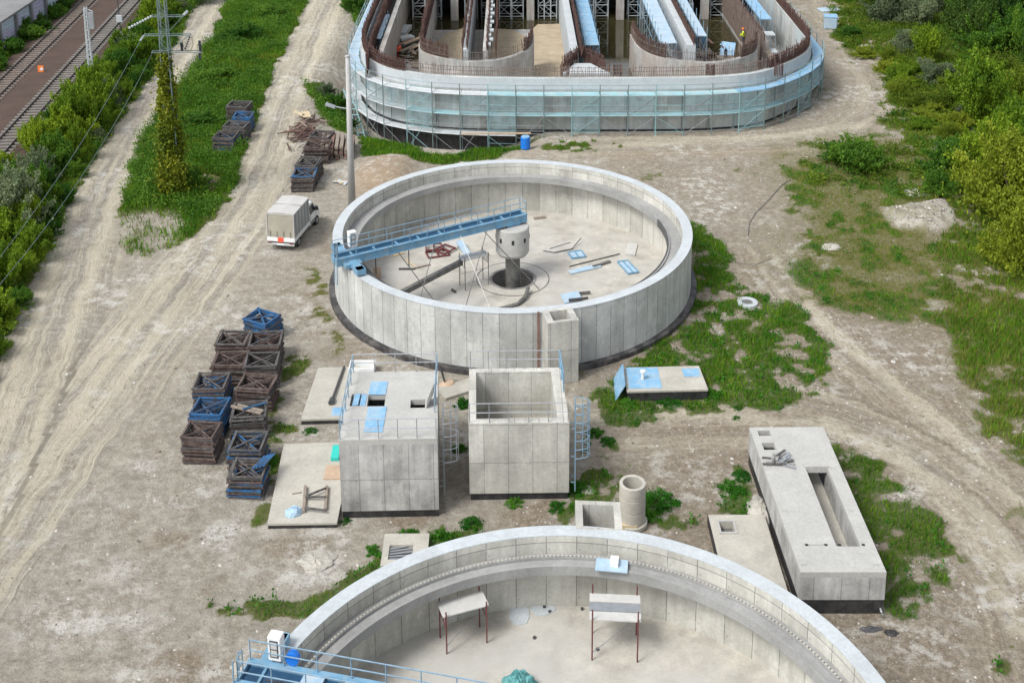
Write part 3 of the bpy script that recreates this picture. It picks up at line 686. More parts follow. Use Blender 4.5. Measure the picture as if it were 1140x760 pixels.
# ------------------------------------------------------------------ tank contents
def at(px,py,z=0.): x,y=G(px,py,z); return Vector((x,y,z))
def plank(p,q,w,h,z,name,mat,label,cat,lift=0):
    a=at(*p,z);b=at(*q,z);a.z=z+h/2+lift;b.z=z+h/2+lift
    o=MB().beam(a,b,w,h).build(name,mat,loc=tuple((a+b)/2)); return tag(o,label,cat)
FZ=.045
def trestle(c,wx,wy,rz,h,label,mat,ntop,postx=0,group=None):
    t=thing('scaffold_trestle',label,'trestle',tuple(c))
    def W(v): 
        q=Matrix.Rotation(rz,4,'Z')@Vector(v); return (c[0]+q.x,c[1]+q.y,c[2]+q.z)
    for sx in (-1,1):
        for sy in (-1,1):
            MB().tube((sx*wx/2,sy*wy/2,0),(sx*wx/2,sy*wy/2,h+postx),.032,6).xf(W).build('leg',mat,t)
    g=MB()
    for sx in (-1,1):
        g.tube((sx*wx/2,-wy/2,h-.08),(sx*wx/2,wy/2,h-.08),.025,5); g.tube((sx*wx/2,-wy/2,h-.5),(sx*wx/2,wy/2,h-.5),.02,5)
        for k in range(4): g.tube((sx*wx/2,-wy/2+wy*(k+.5)/4,h-.5),(sx*wx/2,-wy/2+wy*(k+.5)/4,h-.08),.015,5)
    g.xf(W).build('end_frame',mat,t)
    g=MB().tube((-wx/2,-wy/2,.35),(wx/2,wy/2,.8),.016,5); g.tube((-wx/2,wy/2,.8),(wx/2,wy/2,.8),.016,5)
    g.xf(W).build('brace','galv',t)
    for k in range(ntop):
        y0=-wy/2+wy*k/ntop
        MB().obox((0,y0+wy/ntop/2,h+.02+k*.012),(wx+.25,wy/ntop-.03,.05),0,0,0).xf(W).build('deck_board','whitesheet' if k%2==0 else 'galv',t)
    return t
trestle(at(528,317,FZ),1.75,.85,R(28),2.1,'steel scaffold trestle with pale deck beside the central column','pipe',2,.25)
trestle(tuple(at(516,712,.43)),1.75,.95,R(20),1.75,'red legged trestle with one light deck board near the tank wall','red',1,.25)
trestle(tuple(at(684,720,.43)),1.85,1.5,R(-4),1.9,'red legged trestle with several deck boards under the ledge','red',3,.5)
# board resting on ledge
lb=thing('boards_on_ledge','pale blue sheet with a shiny white box lying on the tank ledge','board',tuple(at(681,630,3.2)))
c_=lb.location
MB().obox((c_[0],c_[1],3.24),(1.35,.75,.05),R(-8)).build('sheet','paleblue',lb)
MB().obox((c_[0]+.12,c_[1]+.1,3.36),(.34,.5,.18),R(-8)).build('metal_box','white',lb)
# debris on the floor of tank 1
A=W1
o=MB().beam(W1(8.9,1.0,1.55),W1(3.6,-.55,1.9),.28,.34); 
o=o.build('steel_channel','pipe',loc=W1(6.2,.2,1.5)); o.parent=b1r; o.location=Vector(W1(6.2,.2,1.5))-b1r.location
o.name='scraper_channel'
g=MB().beam(W1(10.6,1.4,1.6),W1(9.3,.7,1.9),.25,.28).build('scraper_channel','steel_dark',b1r)
def red_frames():
    t=thing('red_formwork_frame','dark red steel frames lying in a heap on the tank floor','steel frame',tuple(at(487,283,FZ)))
    c=Vector(t.location)
    for k,(dx,dy,rz,s) in enumerate(((0,0,.3,1.5),(.5,.5,.9,1.2),(-.3,.7,.1,1.1))):
        g=MB(); z=FZ+.06+.09*k
        for a,b in (((-s/2,-.5),(s/2,-.5)),((s/2,-.5),(s/2,.5)),((s/2,.5),(-s/2,.5)),((-s/2,.5),(-s/2,-.5)),((0,-.5),(0,.5))):
            g.beam((a[0],a[1],0),(b[0],b[1],0),.1,.09)
        g.xf(lambda v:(c.x+dx+v.x*math.cos(rz)-v.y*math.sin(rz),c.y+dy+v.x*math.sin(rz)+v.y*math.cos(rz),z+v.z)).build('frame_bar','red',t)
red_frames()
def sheet(px,py,wd,dp,rz,z,name,mat,label,cat,h=.04,tilt=0):
    p=at(px,py,z); o=MB().obox((p.x,p.y,z+h/2+abs(math.sin(tilt))*dp/2),(wd,dp,h),rz,tilt).build(name,mat); return tag(o,label,cat)
sheet(505,273,.55,1.2,R(5),FZ,'board','whitesheet','short whitish board beside the red frames','board',.1)
sheet(516,279,.5,1.6,R(25),FZ,'board','paleblue','pale blue slatted panel next to the pale deck trestle','panel',.12,R(12))
plank((444,300),(462,300),.12,.1,FZ,'timber','steel_dark','dark short beam lying left on the tank floor near the bridge','beam')
plank((462,299),(479,295),.14,.08,FZ,'timber','wood','grey timber beside the dark short beam','timber')
plank((438,285),(450,281),.3,.06,FZ,'timber','woodyel','yellowish board under the bridge','board')
plank((452,289),(464,299),.12,.06,FZ,'timber','woodyel','thin yellow lath touching the dark short beam','lath')
o=MB().obox(tuple(at(420,310,FZ)+Vector((0,0,.35))),(.5,.08,.9),R(10),R(-15)).build('panel','ply');tag(o,'orange brown plywood panel standing at the left inner wall','plywood panel')
plank((612,277),(635,270),.03,.03,FZ,'bar','steel_dark','thin bent dark rods in a loose triangle right of the drum','rod')
g=MB();q=[at(605,279,FZ+.05),at(617,281,FZ+.05),at(637,277,FZ+.05),at(647,265,FZ+.3)]
g.path([tuple(v) for v in q],.035,5); tag(g.build('bar','steel_dark'),'bent dark rods leaning towards the back of the tank','rod')
plank((634,297),(690,283),.06,.06,FZ,'bar','steel_dark','long thin dark bar between the two blue panels','bar')
plank((634,304),(668,296),.5,.08,FZ,'beam','paleblue','long light blue grey plate on the tank floor','plate')
plank((660,298),(679,292),.22,.14,FZ,'beam','pipe','grey steel profile lying over the tip of the light plate','profile')
def panel(px,py,wd,dp,rz,label):
    p=at(px,py,FZ); t=thing('blue_frame_panel',label,'panel',tuple(p))
    f=lambda v:(p.x+v.x*math.cos(rz)-v.y*math.sin(rz),p.y+v.x*math.sin(rz)+v.y*math.cos(rz),FZ+v.z)
    g=MB()
    for a,b in (((-wd/2,-dp/2),(wd/2,-dp/2)),((wd/2,-dp/2),(wd/2,dp/2)),((wd/2,dp/2),(-wd/2,dp/2)),((-wd/2,dp/2),(-wd/2,-dp/2)),((0,-dp/2),(0,dp/2))): g.beam((*a,.06),(*b,.06),.09,.1)
    g.xf(f).build('frame','blue',t); MB().box(-wd/2+.04,wd/2-.04,-dp/2+.04,dp/2-.04,.03,.05).xf(f).build('infill','paleblue',t)
panel(642,284,1.0,1.0,R(15),'small square blue framed panel on the tank floor')
panel(699,298,.75,1.9,R(18),'narrow blue framed panel near the right tank wall')
sheet(703,278,.7,1.8,R(-12),FZ,'board','whitesheet','cream board lying near the blue narrow panel','board',.08)
sheet(601,243,.95,.25,R(15),FZ,'timber','wood','short grey timber at the back of the tank floor','timber',.1)
o=thing('crumpled_sheet','pale sheet with two dark bars behind the shaft tower rim','sheet',tuple(at(636,334,FZ)))
c_=o.location; MB().obox((c_[0],c_[1],.25),(1.3,.8,.05),R(20),R(20)).build('sheet','paleblue',o); MB().obox((c_[0]+.45,c_[1]-.35,.3),(1.3,.14,.14),R(12)).build('bar','steel_dark',o); MB().obox((c_[0]+.8,c_[1]+.7,.2),(1.0,.14,.14),R(12)).build('bar','pipe',o)
g=MB(); g.path([tuple(at(556,344,.1)),tuple(at(577,338,.15)),tuple(at(585,330,.25)),tuple(at(588,320,.4))],.13,8)
tag(g.build('ribbed_hose','pipe'),'thick grey hose snaking into the central pit','hose')
plank((503,323),(507,326),.12,.12,FZ,'offcut','steel_dark','small dark offcut on the floor left of the central pit','offcut')
# tank 2 floor
def lump(mb,c,rx,ry,h,seed,n=22,m=9,rough=.25):
    vs=[];fs=[]
    for j in range(m):
        ph=math.pi/2*j/(m-1)
        for i in range(n):
            a=2*math.pi*i/n; k=1+rough*2*(float(fbm(np.array([math.cos(a)*1.7+seed*5.1+j*.3]),np.array([math.sin(a)*1.7+seed]),seed)[0])-.5)
            kz=1+rough*(float(vn(np.array([i*.9]),np.array([j*1.3]),seed)[0])-.5)
            vs.append((c[0]+rx*k*math.cos(ph)*math.cos(a),c[1]+ry*k*math.cos(ph)*math.sin(a),c[2]-.03+h*math.sin(ph)*kz))
    for j in range(m-1):
        for i in range(n): q=(i+1)%n; fs.append((j*n+i,j*n+q,(j+1)*n+q,(j+1)*n+i))
    return mb.add(vs,fs)
tag(lump(MB(),tuple(at(579,764,.43)),.72,.65,.62,3,28,12,.5).build('net_heap','netgreen'),'crumpled heap of teal green netting on the near tank floor','netting')
def patchy(px,py,rx,ry,z,seed,name,mat,label,cat,h=.02):
    c=at(px,py,z); pts=[]
    for i in range(22):
        a=2*math.pi*i/22;k=1+.7*(float(fbm(np.array([math.cos(a)*1.3+seed]),np.array([math.sin(a)*1.3]),seed)[0])-.5)
        pts.append((c.x+rx*k*math.cos(a),c.y+ry*k*math.sin(a)))
    return tag(MB().prism(pts,z-.01,z+h).build(name,mat),label,cat)
patchy(578,683,.42,.6,.43,3,'spilled_mortar','rim','cream mortar spill on the near tank floor, the left one of two','mortar spill')
patchy(604,677,.55,.4,.43,8,'spilled_mortar','rim','cream mortar spill with dark spots on the near tank floor','mortar spill')
for i,(px,py) in enumerate(((648,678),(595,710),(665,723),(606,676),(612,681))):
    p=at(px,py,.43); tag(MB().obox((p.x,p.y,.47),(.12,.1,.08),i).build('dark_scrap','steel_dark'),'tiny dark scrap on the near tank floor','scrap','scraps on the near tank floor')

# ================================================================== concrete boxes
def warp(q,x0,x1,y0,y1):
    Q=[Vector((*p,0)) for p in q]
    def f(v):
        a=(v.x-x0)/(x1-x0);b=(v.y-y0)/(y1-y0); p=(Q[0]*(1-a)+Q[1]*a)*(1-b)+(Q[3]*(1-a)+Q[2]*a)*b; return (p.x,p.y,v.z)
    return f
# -- chamber 1
t=thing('concrete_chamber','tall concrete chamber with railed roof, blue hatch sheets and a caged ladder','concrete chamber',(-6.2,55.2,0))
q=[(-8.42,52.32),(-3.70,52.42),(-4.0,58.45),(-8.5,58.4)]
wf=warp(q,-8.4,-3.7,52.3,58.4)
hol=[(-7.32,-6.42,55.15,56.2),(-5.1,-4.35,54.95,55.7),(-8.2,-7.45,55.2,56.3)]
g=MB().plan([-8.4,-3.7]+[a for h in hol for a in h[:2]],[52.3,58.4]+[a for h in hol for a in h[2:]],lambda x,y:not any(h[0]<x<h[1] and h[2]<y<h[3] for h in hol),4.0,4.3)
g.xf(wf).build('roof_slab','boxtop',t)
g=MB().plan([-8.4,-8.0,-4.1,-3.7],[52.3,52.7,58.0,58.4],lambda x,y:not(-8<x<-4.1 and 52.7<y<58),.38,3.998); g.xf(wf).build('wall','box',t)
g=MB().box(-8.36,-3.74,52.34,58.36,-.2,.378).xf(wf).build('bitumen_base','black',t)
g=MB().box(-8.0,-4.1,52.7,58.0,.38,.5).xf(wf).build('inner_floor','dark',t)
g=MB(); Zr=4.3
for a,b in (((-8.36,52.38),(-3.76,52.48)),((-8.44,58.34),(-4.05,58.4))): railing(MB(),[a,b],Zr,1.05,1.0,.024).build('railing','galv',t)
for a,b in (((-8.36,52.38),(-8.44,58.34)),((-3.95,54.6),(-4.05,58.4))):
    g=MB();railing(g,[a,b],Zr,1.05,1.2,.027);g.build('side_railing','galvblue',t)
def ladder(par,x,y,z0,z1,out,mat='galv',cage=None,w=.45):
    g=MB()
    # rails run along y apart w ; out = +1 facing +x
    for s in (-.5,.5): g.beam((x,y+s*w,z0),(x,y+s*w,z1+1.0),.06,.05)
    k=z0+.25
    while k<z1: g.tube((x,y-w/2,k),(x,y+w/2,k),.016,5);k+=.28
    for k in (z0+.5,z1-.4,(z0+z1)/2): 
        for s in (-.5,.5): g.beam((x-out*.22,y+s*w,k),(x,y+s*w,k),.04,.04)
    g.build('ladder',mat,par)
    if cage:
        g=MB();n=12
        for k in range(cage):
            z=z1+.95-k*(z1+.95-z0-1.9)/(cage-1); P=[(x+out*(.36-.36*math.cos(math.pi*i/n*1.0)) if False else x+out*.72*math.sin(math.pi*i/n),y-w/2-.06+(w+.12)*i/n if False else y-.36*math.cos(math.pi*i/n),z) for i in range(n+1)]
            g.path(P,.022,5)
        for i in (2,4,6,8,10):
            a=math.pi*i/n; g.beam((x+out*.72*math.sin(a),y-.36*math.cos(a),z0+1.9),(x+out*.72*math.sin(a),y-.36*math.cos(a),z1+.95),.035,.012)
        g.build('ladder_cage',mat,par)
ladder(t,-3.48,53.6,.5,4.3,1,'galv',5)
for (x0,x1,y0,y1,nm) in ((-7.42,-6.55,56.2,57.4,'l'),(-7.3,-6.38,52.95,55.1,'l')):
    tag(MB().box(x0,x1,y0,y1,4.305,4.33).build('blue_cover','bluefoil'),'blue cover sheet lying %s the black hatch on the railed chamber roof'%('behind' if y0>56 else 'in front of'),'cover sheet')
o=thing('roof_hatch_sheets','two blue panels set upright in the left roof hatch of the railed chamber','panel',(-7.82,55.7,4.1))
MB().obox((-7.98,55.75,4.32),(.3,1.0,.05),0,0,R(-8)).build('sheet','bluefoil',o);MB().obox((-7.62,55.72,4.32),(.28,1.0,.05),0,0,R(8)).build('sheet','bluefoil',o)
tag(MB().obox((-4.2,55.35,4.75),(.04,.75,.95),0,0,R(22)).build('hatch_lid','pipe'),'dark hatch lid standing open beside the right roof hatch','hatch lid')
# -- chamber 2 (open)
t=thing('open_concrete_tank','tall open topped concrete box with railings, between the caged ladders','concrete box',(.2,56.2,0))
wf=warp([(-2.25,53.62),(2.68,53.68),(2.45,58.7),(-2.38,58.65)],-2.25,2.65,53.6,58.6)
g=MB().plan([-2.25,-1.88,2.1,2.65],[53.6,54.0,58.25,58.6],lambda x,y:not(-1.88<x<2.1 and 54<y<58.25),.38,4.3); g.xf(wf).build('wall','boxlight',t,)
g=MB().box(-1.9,2.12,54.95,55.2,.4,3.3).xf(wf).build('partition','boxlight',t)
g=MB().box(-1.9,2.12,53.95,58.3,.4,2.2).xf(wf); g.v=[(a,b,min(c,1.6)) for a,b,c in g.v]; g.build('inner_floor','slab',t)
g=MB().box(-2.2,2.6,53.66,58.55,-.2,.378).xf(wf).build('bitumen_base','black',t)
for a,b in (((-2.2,53.68),(2.62,53.74)),((-2.3,58.6),(2.4,58.63))): railing(MB(),[a,b],4.3,1.05,1.0,.024).build('railing','galv',t)
g=MB();railing(g,[(2.5,56.4),(2.4,58.6)],4.3,1.05,1.1,.035);g.build('side_railing','blue',t)
ladder(t,2.98,54.0,.4,4.3,1,'galvblue',7)
# -- chamber 3
t=thing('long_concrete_channel_box','long low concrete box with a sunken slot and two small hatches','concrete box',(14.1,51.1,0))
q=[(12.28,45.75),(15.98,45.72),(15.9,56.5),(12.08,56.5)]; wf=warp(q,12.2,15.9,45.7,56.5)
hol=[(12.55,13.15,55.75,56.2),(12.55,13.15,54.55,55.15),(14.2,15.25,47.35,53.05)]
allx=[12.2,15.9]+[a for h in hol for a in h[:2]];ally=[45.7,56.5]+[a for h in hol for a in h[2:]]
g=MB().plan(allx,ally,lambda x,y:not any(h[0]<x<h[1] and h[2]<y<h[3] for h in hol),1.85,2.12);g.xf(wf).build('top_slab','boxtop',t)
g=MB().plan([12.2,12.5,14.2,15.25,15.9],[45.7,47.35,53.4,56.2,56.5],lambda x,y:not((14.2<x<15.25 and 47.35<y<56.2) or (12.5<x<15.6 and 53.4<y<56.2)),.72,1.849);g.xf(wf).build('wall','box',t)
g=MB().box(12.24,15.86,45.74,56.46,-.2,.718).xf(wf).build('bitumen_base','black',t)
MB().box(14.22,15.23,47.37,56.1,.5,.80).xf(wf).build('slot_floor','slab',t)
g=MB().box(14.15,15.3,53.05,53.3,2.12,2.2).xf(wf).build('slot_lip','boxtop',t)
for x,y in ((12.9,47.45),(13.75,47.45),(14.35,47.45),(15.4,47.45)):
    MB().box(x-.07,x+.07,y-.07,y+.07,2.121,2.128).xf(wf).build('lifting_recess','dark',t)  # flat dark plates, recess shade put into the colour
MB().box(12.97,13.68,47.42,47.48,2.121,2.127).xf(wf).build('lifting_groove','ledge',t)
for x,y in ((12.45,46.15),(15.6,46.15),(12.5,49.8),(15.5,49.8),(12.5,53.2),(15.5,53.0)):
    g=MB()
    for k in range(5): g.box(x-.1+k*.05,x-.08+k*.05,y-.08+.03*(k%3),y+.06,2.121,2.126)
    g.xf(wf).build('tally_mark','ledge',t)
t=thing('concrete_annex_slab','low concrete slab with a square hatch against the left side of the long box','slab',(10.8,49.3,0))
hol=[(9.72,10.38,50.5,51.25)]
g=MB().plan([9.3,9.72,10.38,12.0],[45.2,50.5,51.25,51.8],lambda x,y:not(9.72<x<10.38 and 50.5<y<51.25),-.1,.46)
g.build('slab','slab',t); MB().plan([9.62,9.72,10.38,10.48],[50.4,50.5,51.25,51.35],lambda x,y:not(9.72<x<10.38 and 50.5<y<51.25),.46,.52).build('hatch_curb','boxtop',t)
MB().box(9.72,10.38,50.5,51.25,.04,.12).build('hatch_cover','pipe',t); MB().box(9.26,9.298,45.2,51.8,-.1,.42).build('bitumen_edge','black',t)
tag(lump(MB(),(12.0,52.6,0),.75,1.1,.45,5,24,8,.4).build('spilled_concrete_heap','rock'),'lumpy heap of set concrete at the back left side of the long box','concrete heap')
pk=thing('timber_pile','loose grey boards and offcuts on the roof of the long box','timber pile',(13.1,53.7,2.12))
for i in range(13):
    a=rng.uniform(-.5,.5)+(0 if i<8 else 1.0);L=rng.uniform(.35,1.0) if i>3 else 1.15
    MB().obox((13.1+rng.uniform(-.45,.55),53.65+rng.uniform(-.45,.45),2.15+.03*i/2),(L,.12,.04),a).build('board','frame_grey' if i%3==0 else ('ledge' if i%3==1 else 'galv'),pk)
# -- small slabs
def lowbox(q,z,label,mat='slab',edge='black',name='concrete_cover_slab',cat='slab'):
    c=np.mean(np.array(q),0); t=thing(name,label,cat,(c[0],c[1],0)); MB().quadprism(q,z-.14,z).build('slab',mat,t,bev=.015)
    qi=[tuple(c+(np.array(p)-c)*.985) for p in q]; MB().quadprism(qi,-.15,z-.141).build('bitumen_base',edge,t); return t
lowbox([(-11.72,60.2),(-9.0,60.3),(-9.1,65.6),(-11.55,65.5)],.36,'light slab carrying a black pipe, left of the railed chamber roof')
lowbox([(-11.9,51.55),(-8.55,51.6),(-8.55,58.2),(-12.25,58.0)],.32,'light slab at the lower left of the railed chamber, with a foam block on it')
s=lowbox([(6.35,62.3),(10.95,62.45),(10.8,64.95),(6.3,64.8)],.66,'pale slab with blue sheets and a short vent, right of the open box')
tag(MB().box(6.5,8.35,62.55,64.75,.665,.685).build('blue_sheet','bluefoil'),'large blue sheet around the short vent on the pale slab','blue sheet')
tag(MB().box(9.75,10.72,63.75,64.6,.665,.685).build('blue_sheet','bluefoil'),'small blue sheet in the far corner of the pale slab','blue sheet')
v=thing('vent_pipe','short white vent pipe with cap standing on the blue sheet','vent pipe',(7.35,63.5,.685)); MB().tube((7.35,63.5,.685),(7.35,63.5,1.1),.09,12).build('pipe','white',v); MB().tube((7.35,63.5,1.1),(7.35,63.5,1.22),.15,12).build('cap','white',v)
tag(MB().obox((6.02,63.5,.5),(.05,2.3,1.1),R(-2),0,R(28)).build('leaning_panel','bluefoil'),'blue panel leaning on the left end of the pale slab','panel')
# black pipe on left slab
bp=thing('black_pipe','long black pipe with thick lower end lying on the light slab','pipe',(-10.2,62.9,.36))
a=at(383,408,.45);b=at(370,444,.5); MB().tube(tuple(a),tuple(b),.07,10).build('pipe','steel_dark',bp);MB().tube(tuple(b),tuple(b+(b-a).normalized()*.4),.16,12).build('flange','steel_dark',bp)
tag(MB().box(-10.1,-9.15,60.5,61.3,.362,.38).build('blue_sheet','bluefoil'),'blue sheet under the thick end of the black pipe','blue sheet')
tub=thing('white_tub','white open plastic tub behind the railed chamber','tub',(-9.0,65.6,0))
tb=MB().plan([-9.7,-9.62,-8.3,-8.22],[65,65.08,65.9,65.98],lambda x,y:not(-9.62<x<-8.3 and 65.08<y<65.9),0,.55); tb.build('tub_wall','white',tub); MB().box(-9.62,-8.3,65.08,65.9,.02,.2).build('tub_bottom','whitesheet',tub)
p=at(499,429); cn=thing('orange_bowl','orange bowl like reel behind the railed chamber beside the tank footing','reel',(p.x,p.y,0)); MB().tube((p.x,p.y,0),(p.x,p.y,.25),.55,20,.3).build('bowl','ply',cn); MB().tube((p.x-.2,p.y,.25),(p.x-.45,p.y,1.3),.06,8).build('handle','steel_dark',cn)
tag(MB().obox((p.x+.6,p.y-.5,.08),(2.2,1.2,.16),R(30)).build('rubble_slab','rock'),'broken concrete slab piece under the orange bowl','rubble')
# things on lower-left slab
z=.325
p=at(374,506,z); tag(MB().obox((p.x,p.y,z+.12),(.42,1.1,.24),R(2)).build('foam_block','turq',bev=.02),'bright turquoise foam block on the light slab','foam block')
p=at(371,526,z); tag(MB().obox((p.x,p.y,z+.03),(.85,1.15,.06),R(0)).build('plywood_sheet','ply'),'brown plywood sheet below the turquoise block','plywood')
tag(lump(MB(),tuple(at(327,571,z)),.42,.36,.35,11,20,8,.4).build('plastic_bag','bag'),'pale blue bundled plastic bag at the corner of the light slab','bag')
h=thing('timber_sawhorse','weathered timber sawhorse lying on the light slab','sawhorse',tuple(at(351,558,z)))
for (a,b,w_) in (((338,569),(340,541),.14),((362,567),(364,541),.14)):
    A_=at(*a,z+.1);B_=at(*b,z+.1); A_.z=z+.09;B_.z=z+.09; MB().beam(A_,B_,w_,.16).build('leg','wood',h)
for (a,b) in (((340,553),(363,553)),((339,565),(363,568)),((341,552),(363,543))):
    A_=at(*a,z+.2);B_=at(*b,z+.2);A_.z=z+.21;B_.z=z+.21; MB().beam(A_,B_,.09,.07).build('crossbar','frame_grey',h)
plank((325,550),(336,548),.05,.04,z,'stick','wood','thin stick left of the sawhorse','stick')
# small chamber by tank 2
t=thing('small_concrete_chamber','small low concrete chamber with slatted opening by the near tank rim','concrete chamber',(-5.1,49.7,0))
g=MB().plan([-6.15,-5.85,-4.75,-4.05],[48.4,48.8,49.8,50.6],lambda x,y:not(-5.85<x<-4.75 and 48.8<y<49.8),-.1,.45);g.build('wall','slab',t)
g=MB()
for k in range(5): g.obox((-5.3,48.95+k*.2,.36),(1.1,.09,.05),R(3+k*3))
g.build('grate_slats','galv',t)
MB().box(-5.85,-4.75,48.8,49.8,-.05,.05).build('chamber_bottom','dark',t)
# culvert rings
t=thing('concrete_shaft_rings','upright stack of concrete shaft rings beside the near tank','concrete pipe',(5.63,51.8,0))
for k in range(3):
    MB().ring(5.63,51.8,.47,.63,.25+k*.68,.25+k*.68+.66,n=40).build('shaft_ring','slab',t,bev=.02,cyl=(5.63,51.8,.63))
MB().ring(5.63,51.8,.47,.74,0,.24,n=40).build('base_ring','slab',t,bev=.03); MB().disc(5.63,51.8,.5,.05,32).build('shaft_bottom','dark',t)
p=at(697,586); tag(MB().obox((p.x,p.y-.25,.2),(1.0,.3,.3),R(-4)).build('timber_plank','woodyel'),'orange brown timber block in front of the shaft rings','timber')
# manhole
p=at(832,338); t=thing('manhole','round concrete manhole ring with dark cover in the weeds','manhole',(p.x,p.y,0)); MB().ring(p.x,p.y,.36,.68,-.1,.16,n=40).build('ring','rim',t,bev=.02); MB().disc(p.x,p.y,.38,.1,32).build('cover','pipe',t)
# blue bin
p=at(585,165); t=thing('blue_drum','upright blue plastic drum on the dirt before the scaffolding','drum',(p.x,p.y,0)); MB().tube((p.x,p.y,0),(p.x,p.y,1.05),.42,20).build('drum','bright_blue',t,bev=.03); MB().tube((p.x,p.y,1.05),(p.x,p.y,1.1),.36,20).build('lid','bluefoil',t)
p=at(924,31); t=thing('blue_container','light blue box container at the bend of the dirt road','container',(p.x,p.y,0)); MB().obox((p.x,p.y,.7),(1.5,1.6,1.4),R(-10)).build('box','paleblue',t,bev=.08); MB().obox((p.x,p.y,1.44),(1.55,1.65,.08),R(-10)).build('lid','bluefoil',t)
p=at(923,12); tag(MB().obox((p.x,p.y,.12),(2.6,1.6,.24),R(12)).build('blue_tarp_pile','paleblue',bev=.08),'flat bluish tarpaulin pile beyond the light blue container','tarpaulin')
p=at(985,702); t=thing('black_plastic_scrap','torn black plastic sheet lying on the soil at the lower right','plastic sheet',tuple(p))
lump(MB(),(p.x-.5,p.y+.1,0),.55,.2,.1,4,20,6,.6).build('sheet','steel_dark',t); lump(MB(),(p.x+.25,p.y-.1,0),.35,.2,.14,6,20,6,.6).build('crumple','black',t)
tag(MB().path([tuple(at(979,673,.05)),tuple(at(981,680,.4)),tuple(at(983,685,.05))],.04,6).build('bent_hose','rim'),'short white bent hose end at the corner of the long box','hose')
# loose cables
tag(MB().path([tuple(at(a,b,.05)) for a,b in ((776,268),(790,275),(806,287),(824,293),(842,294),(858,288))],.02,6).build('black_cable','pipe'),'black cable curving right of the far tank','cable')
tag(MB().path([tuple(at(a,b,.06)) for a,b in ((833,262),(834,248),(842,236),(856,222),(870,206),(880,200))],.028,6).build('black_hose','pipe'),'dark hose running up over the bare mound at the middle right','hose')
# ================================================================== stacked steel frames
def frame_mesh(w,d,mat,name,cross=2,seed=0):
    r=random.Random(seed);g=MB();th=.085
    J=lambda:r.uniform(-.03,.03)
    P=[(-w/2+J(),-d/2+J()),(w/2+J(),-d/2+J()),(w/2+J(),d/2+J()),(-w/2+J(),d/2+J())]
    for i in range(4):
        a=P[i];b=P[(i+1)%4]; g.beam((*a,.05),(*b,.05),.06,.07)
    g.beam((*P[0],.06),(*P[2],.06),.045,.03)
    if cross>1: g.beam((*P[1],.03),(*P[3],.03),.045,.03)
    for a in P: g.box(a[0]-.035,a[0]+.035,a[1]-.035,a[1]+.035,0,.115)
    o=g.build(name,mat,loc=(0,0,0)); return o
FM={}
for k,m in (('brown','frame_brown'),('grey','frame_grey'),('blue','frame_blue')):
    for v in range(3): FM[(k,v)]=frame_mesh(1.0,1.0,m,'steel_frame',2 if v!=1 else 1,v*7+3)
protos=list(FM.values())
used_proto=set()
def frame(k,v,loc,rz,w,d,label,group):
    o=FM[(k,v)]
    if (k,v) in used_proto: o=o.copy(); COL.objects.link(o)
    used_proto.add((k,v)); o.location=loc;o.rotation_euler=(rng.uniform(-.012,.012),rng.uniform(-.012,.012),rz);o.scale=(w,d,1); tag(o,label,'steel frame',group); return o
ST=[ # height, near-left corner, width, depth, angle, top colour, body colour, place
(1.45,(-16.66,69.44),1.65,1.5,-29,'blue','blue','in the skewed blue stack at the far end of the frame row'),
(1.35,(-17.79,66.61),1.69,1.6,-1,'grey','brown','in the brown stack left of the far end of the row'),
(1.50,(-15.81,66.11),1.8,1.6,2,'grey','brown','in the brown stack right behind the skewed blue stack'),
(1.45,(-17.41,64.11),1.74,1.5,-1,'brown','brown','in the dark red brown stack, second of the left row'),
(1.50,(-15.49,63.81),1.76,1.6,2,'grey','grey','in the grey topped stack, second of the right row'),
(1.45,(-17.87,61.57),1.68,1.6,0,'grey','mix','in the blue flecked stack at the middle of the left row'),
(1.50,(-15.41,61.56),1.77,1.5,-4,'brown','brown','in the rusty stack at the middle of the right row'),
(1.50,(-17.38,59.03),1.63,1.65,-4,'blue','blue','in the bright blue stack of the left row'),
(1.35,(-15.17,58.82),1.7,1.5,8,'grey','grey','in the untidy stack with a beam thrown across it'),
(1.59,(-17.27,56.77),1.62,1.45,-4,'brown','brown','in the tallest stack at the near end of the left row'),
(1.40,(-14.69,56.01),1.6,1.6,-1,'grey','mix','in the stack with blue sides, last but one of the right row'),
(1.27,(-14.23,53.88),1.6,1.48,-3,'grey','mix','in the nearest stack with blue diagonal planks'),
(1.50,(-26.65,109.36),1.84,1.7,-6,'grey','grey','in the farthest stack beside the green island'),
(1.50,(-25.44,106.12),1.55,1.7,-1,'blue','blue','in the bright blue stack beside the green island'),
(1.50,(-25.73,103.77),1.85,1.6,-8,'grey','grey','in the grey blue stack beside the green island'),
(1.20,(-26.18,101.87),1.75,1.8,-6,'grey','mix','in the nearest stack beside the green island'),
(1.45,(-17.61,101.27),1.6,1.7,-12,'grey','brown','in the farthest stack behind the concrete pole'),
(1.50,(-17.71,98.55),1.99,1.8,-1,'brown','brown','in the wide brown stack behind the concrete pole'),
(1.50,(-17.71,94.50),1.65,2.1,-6,'grey','grey','in the long stack behind the concrete pole'),
(1.35,(-17.7,92.5),1.64,1.8,-1,'blue','grey','in the dark stack nearest the truck'),
]
FGR='steel frames stacked about the yard'
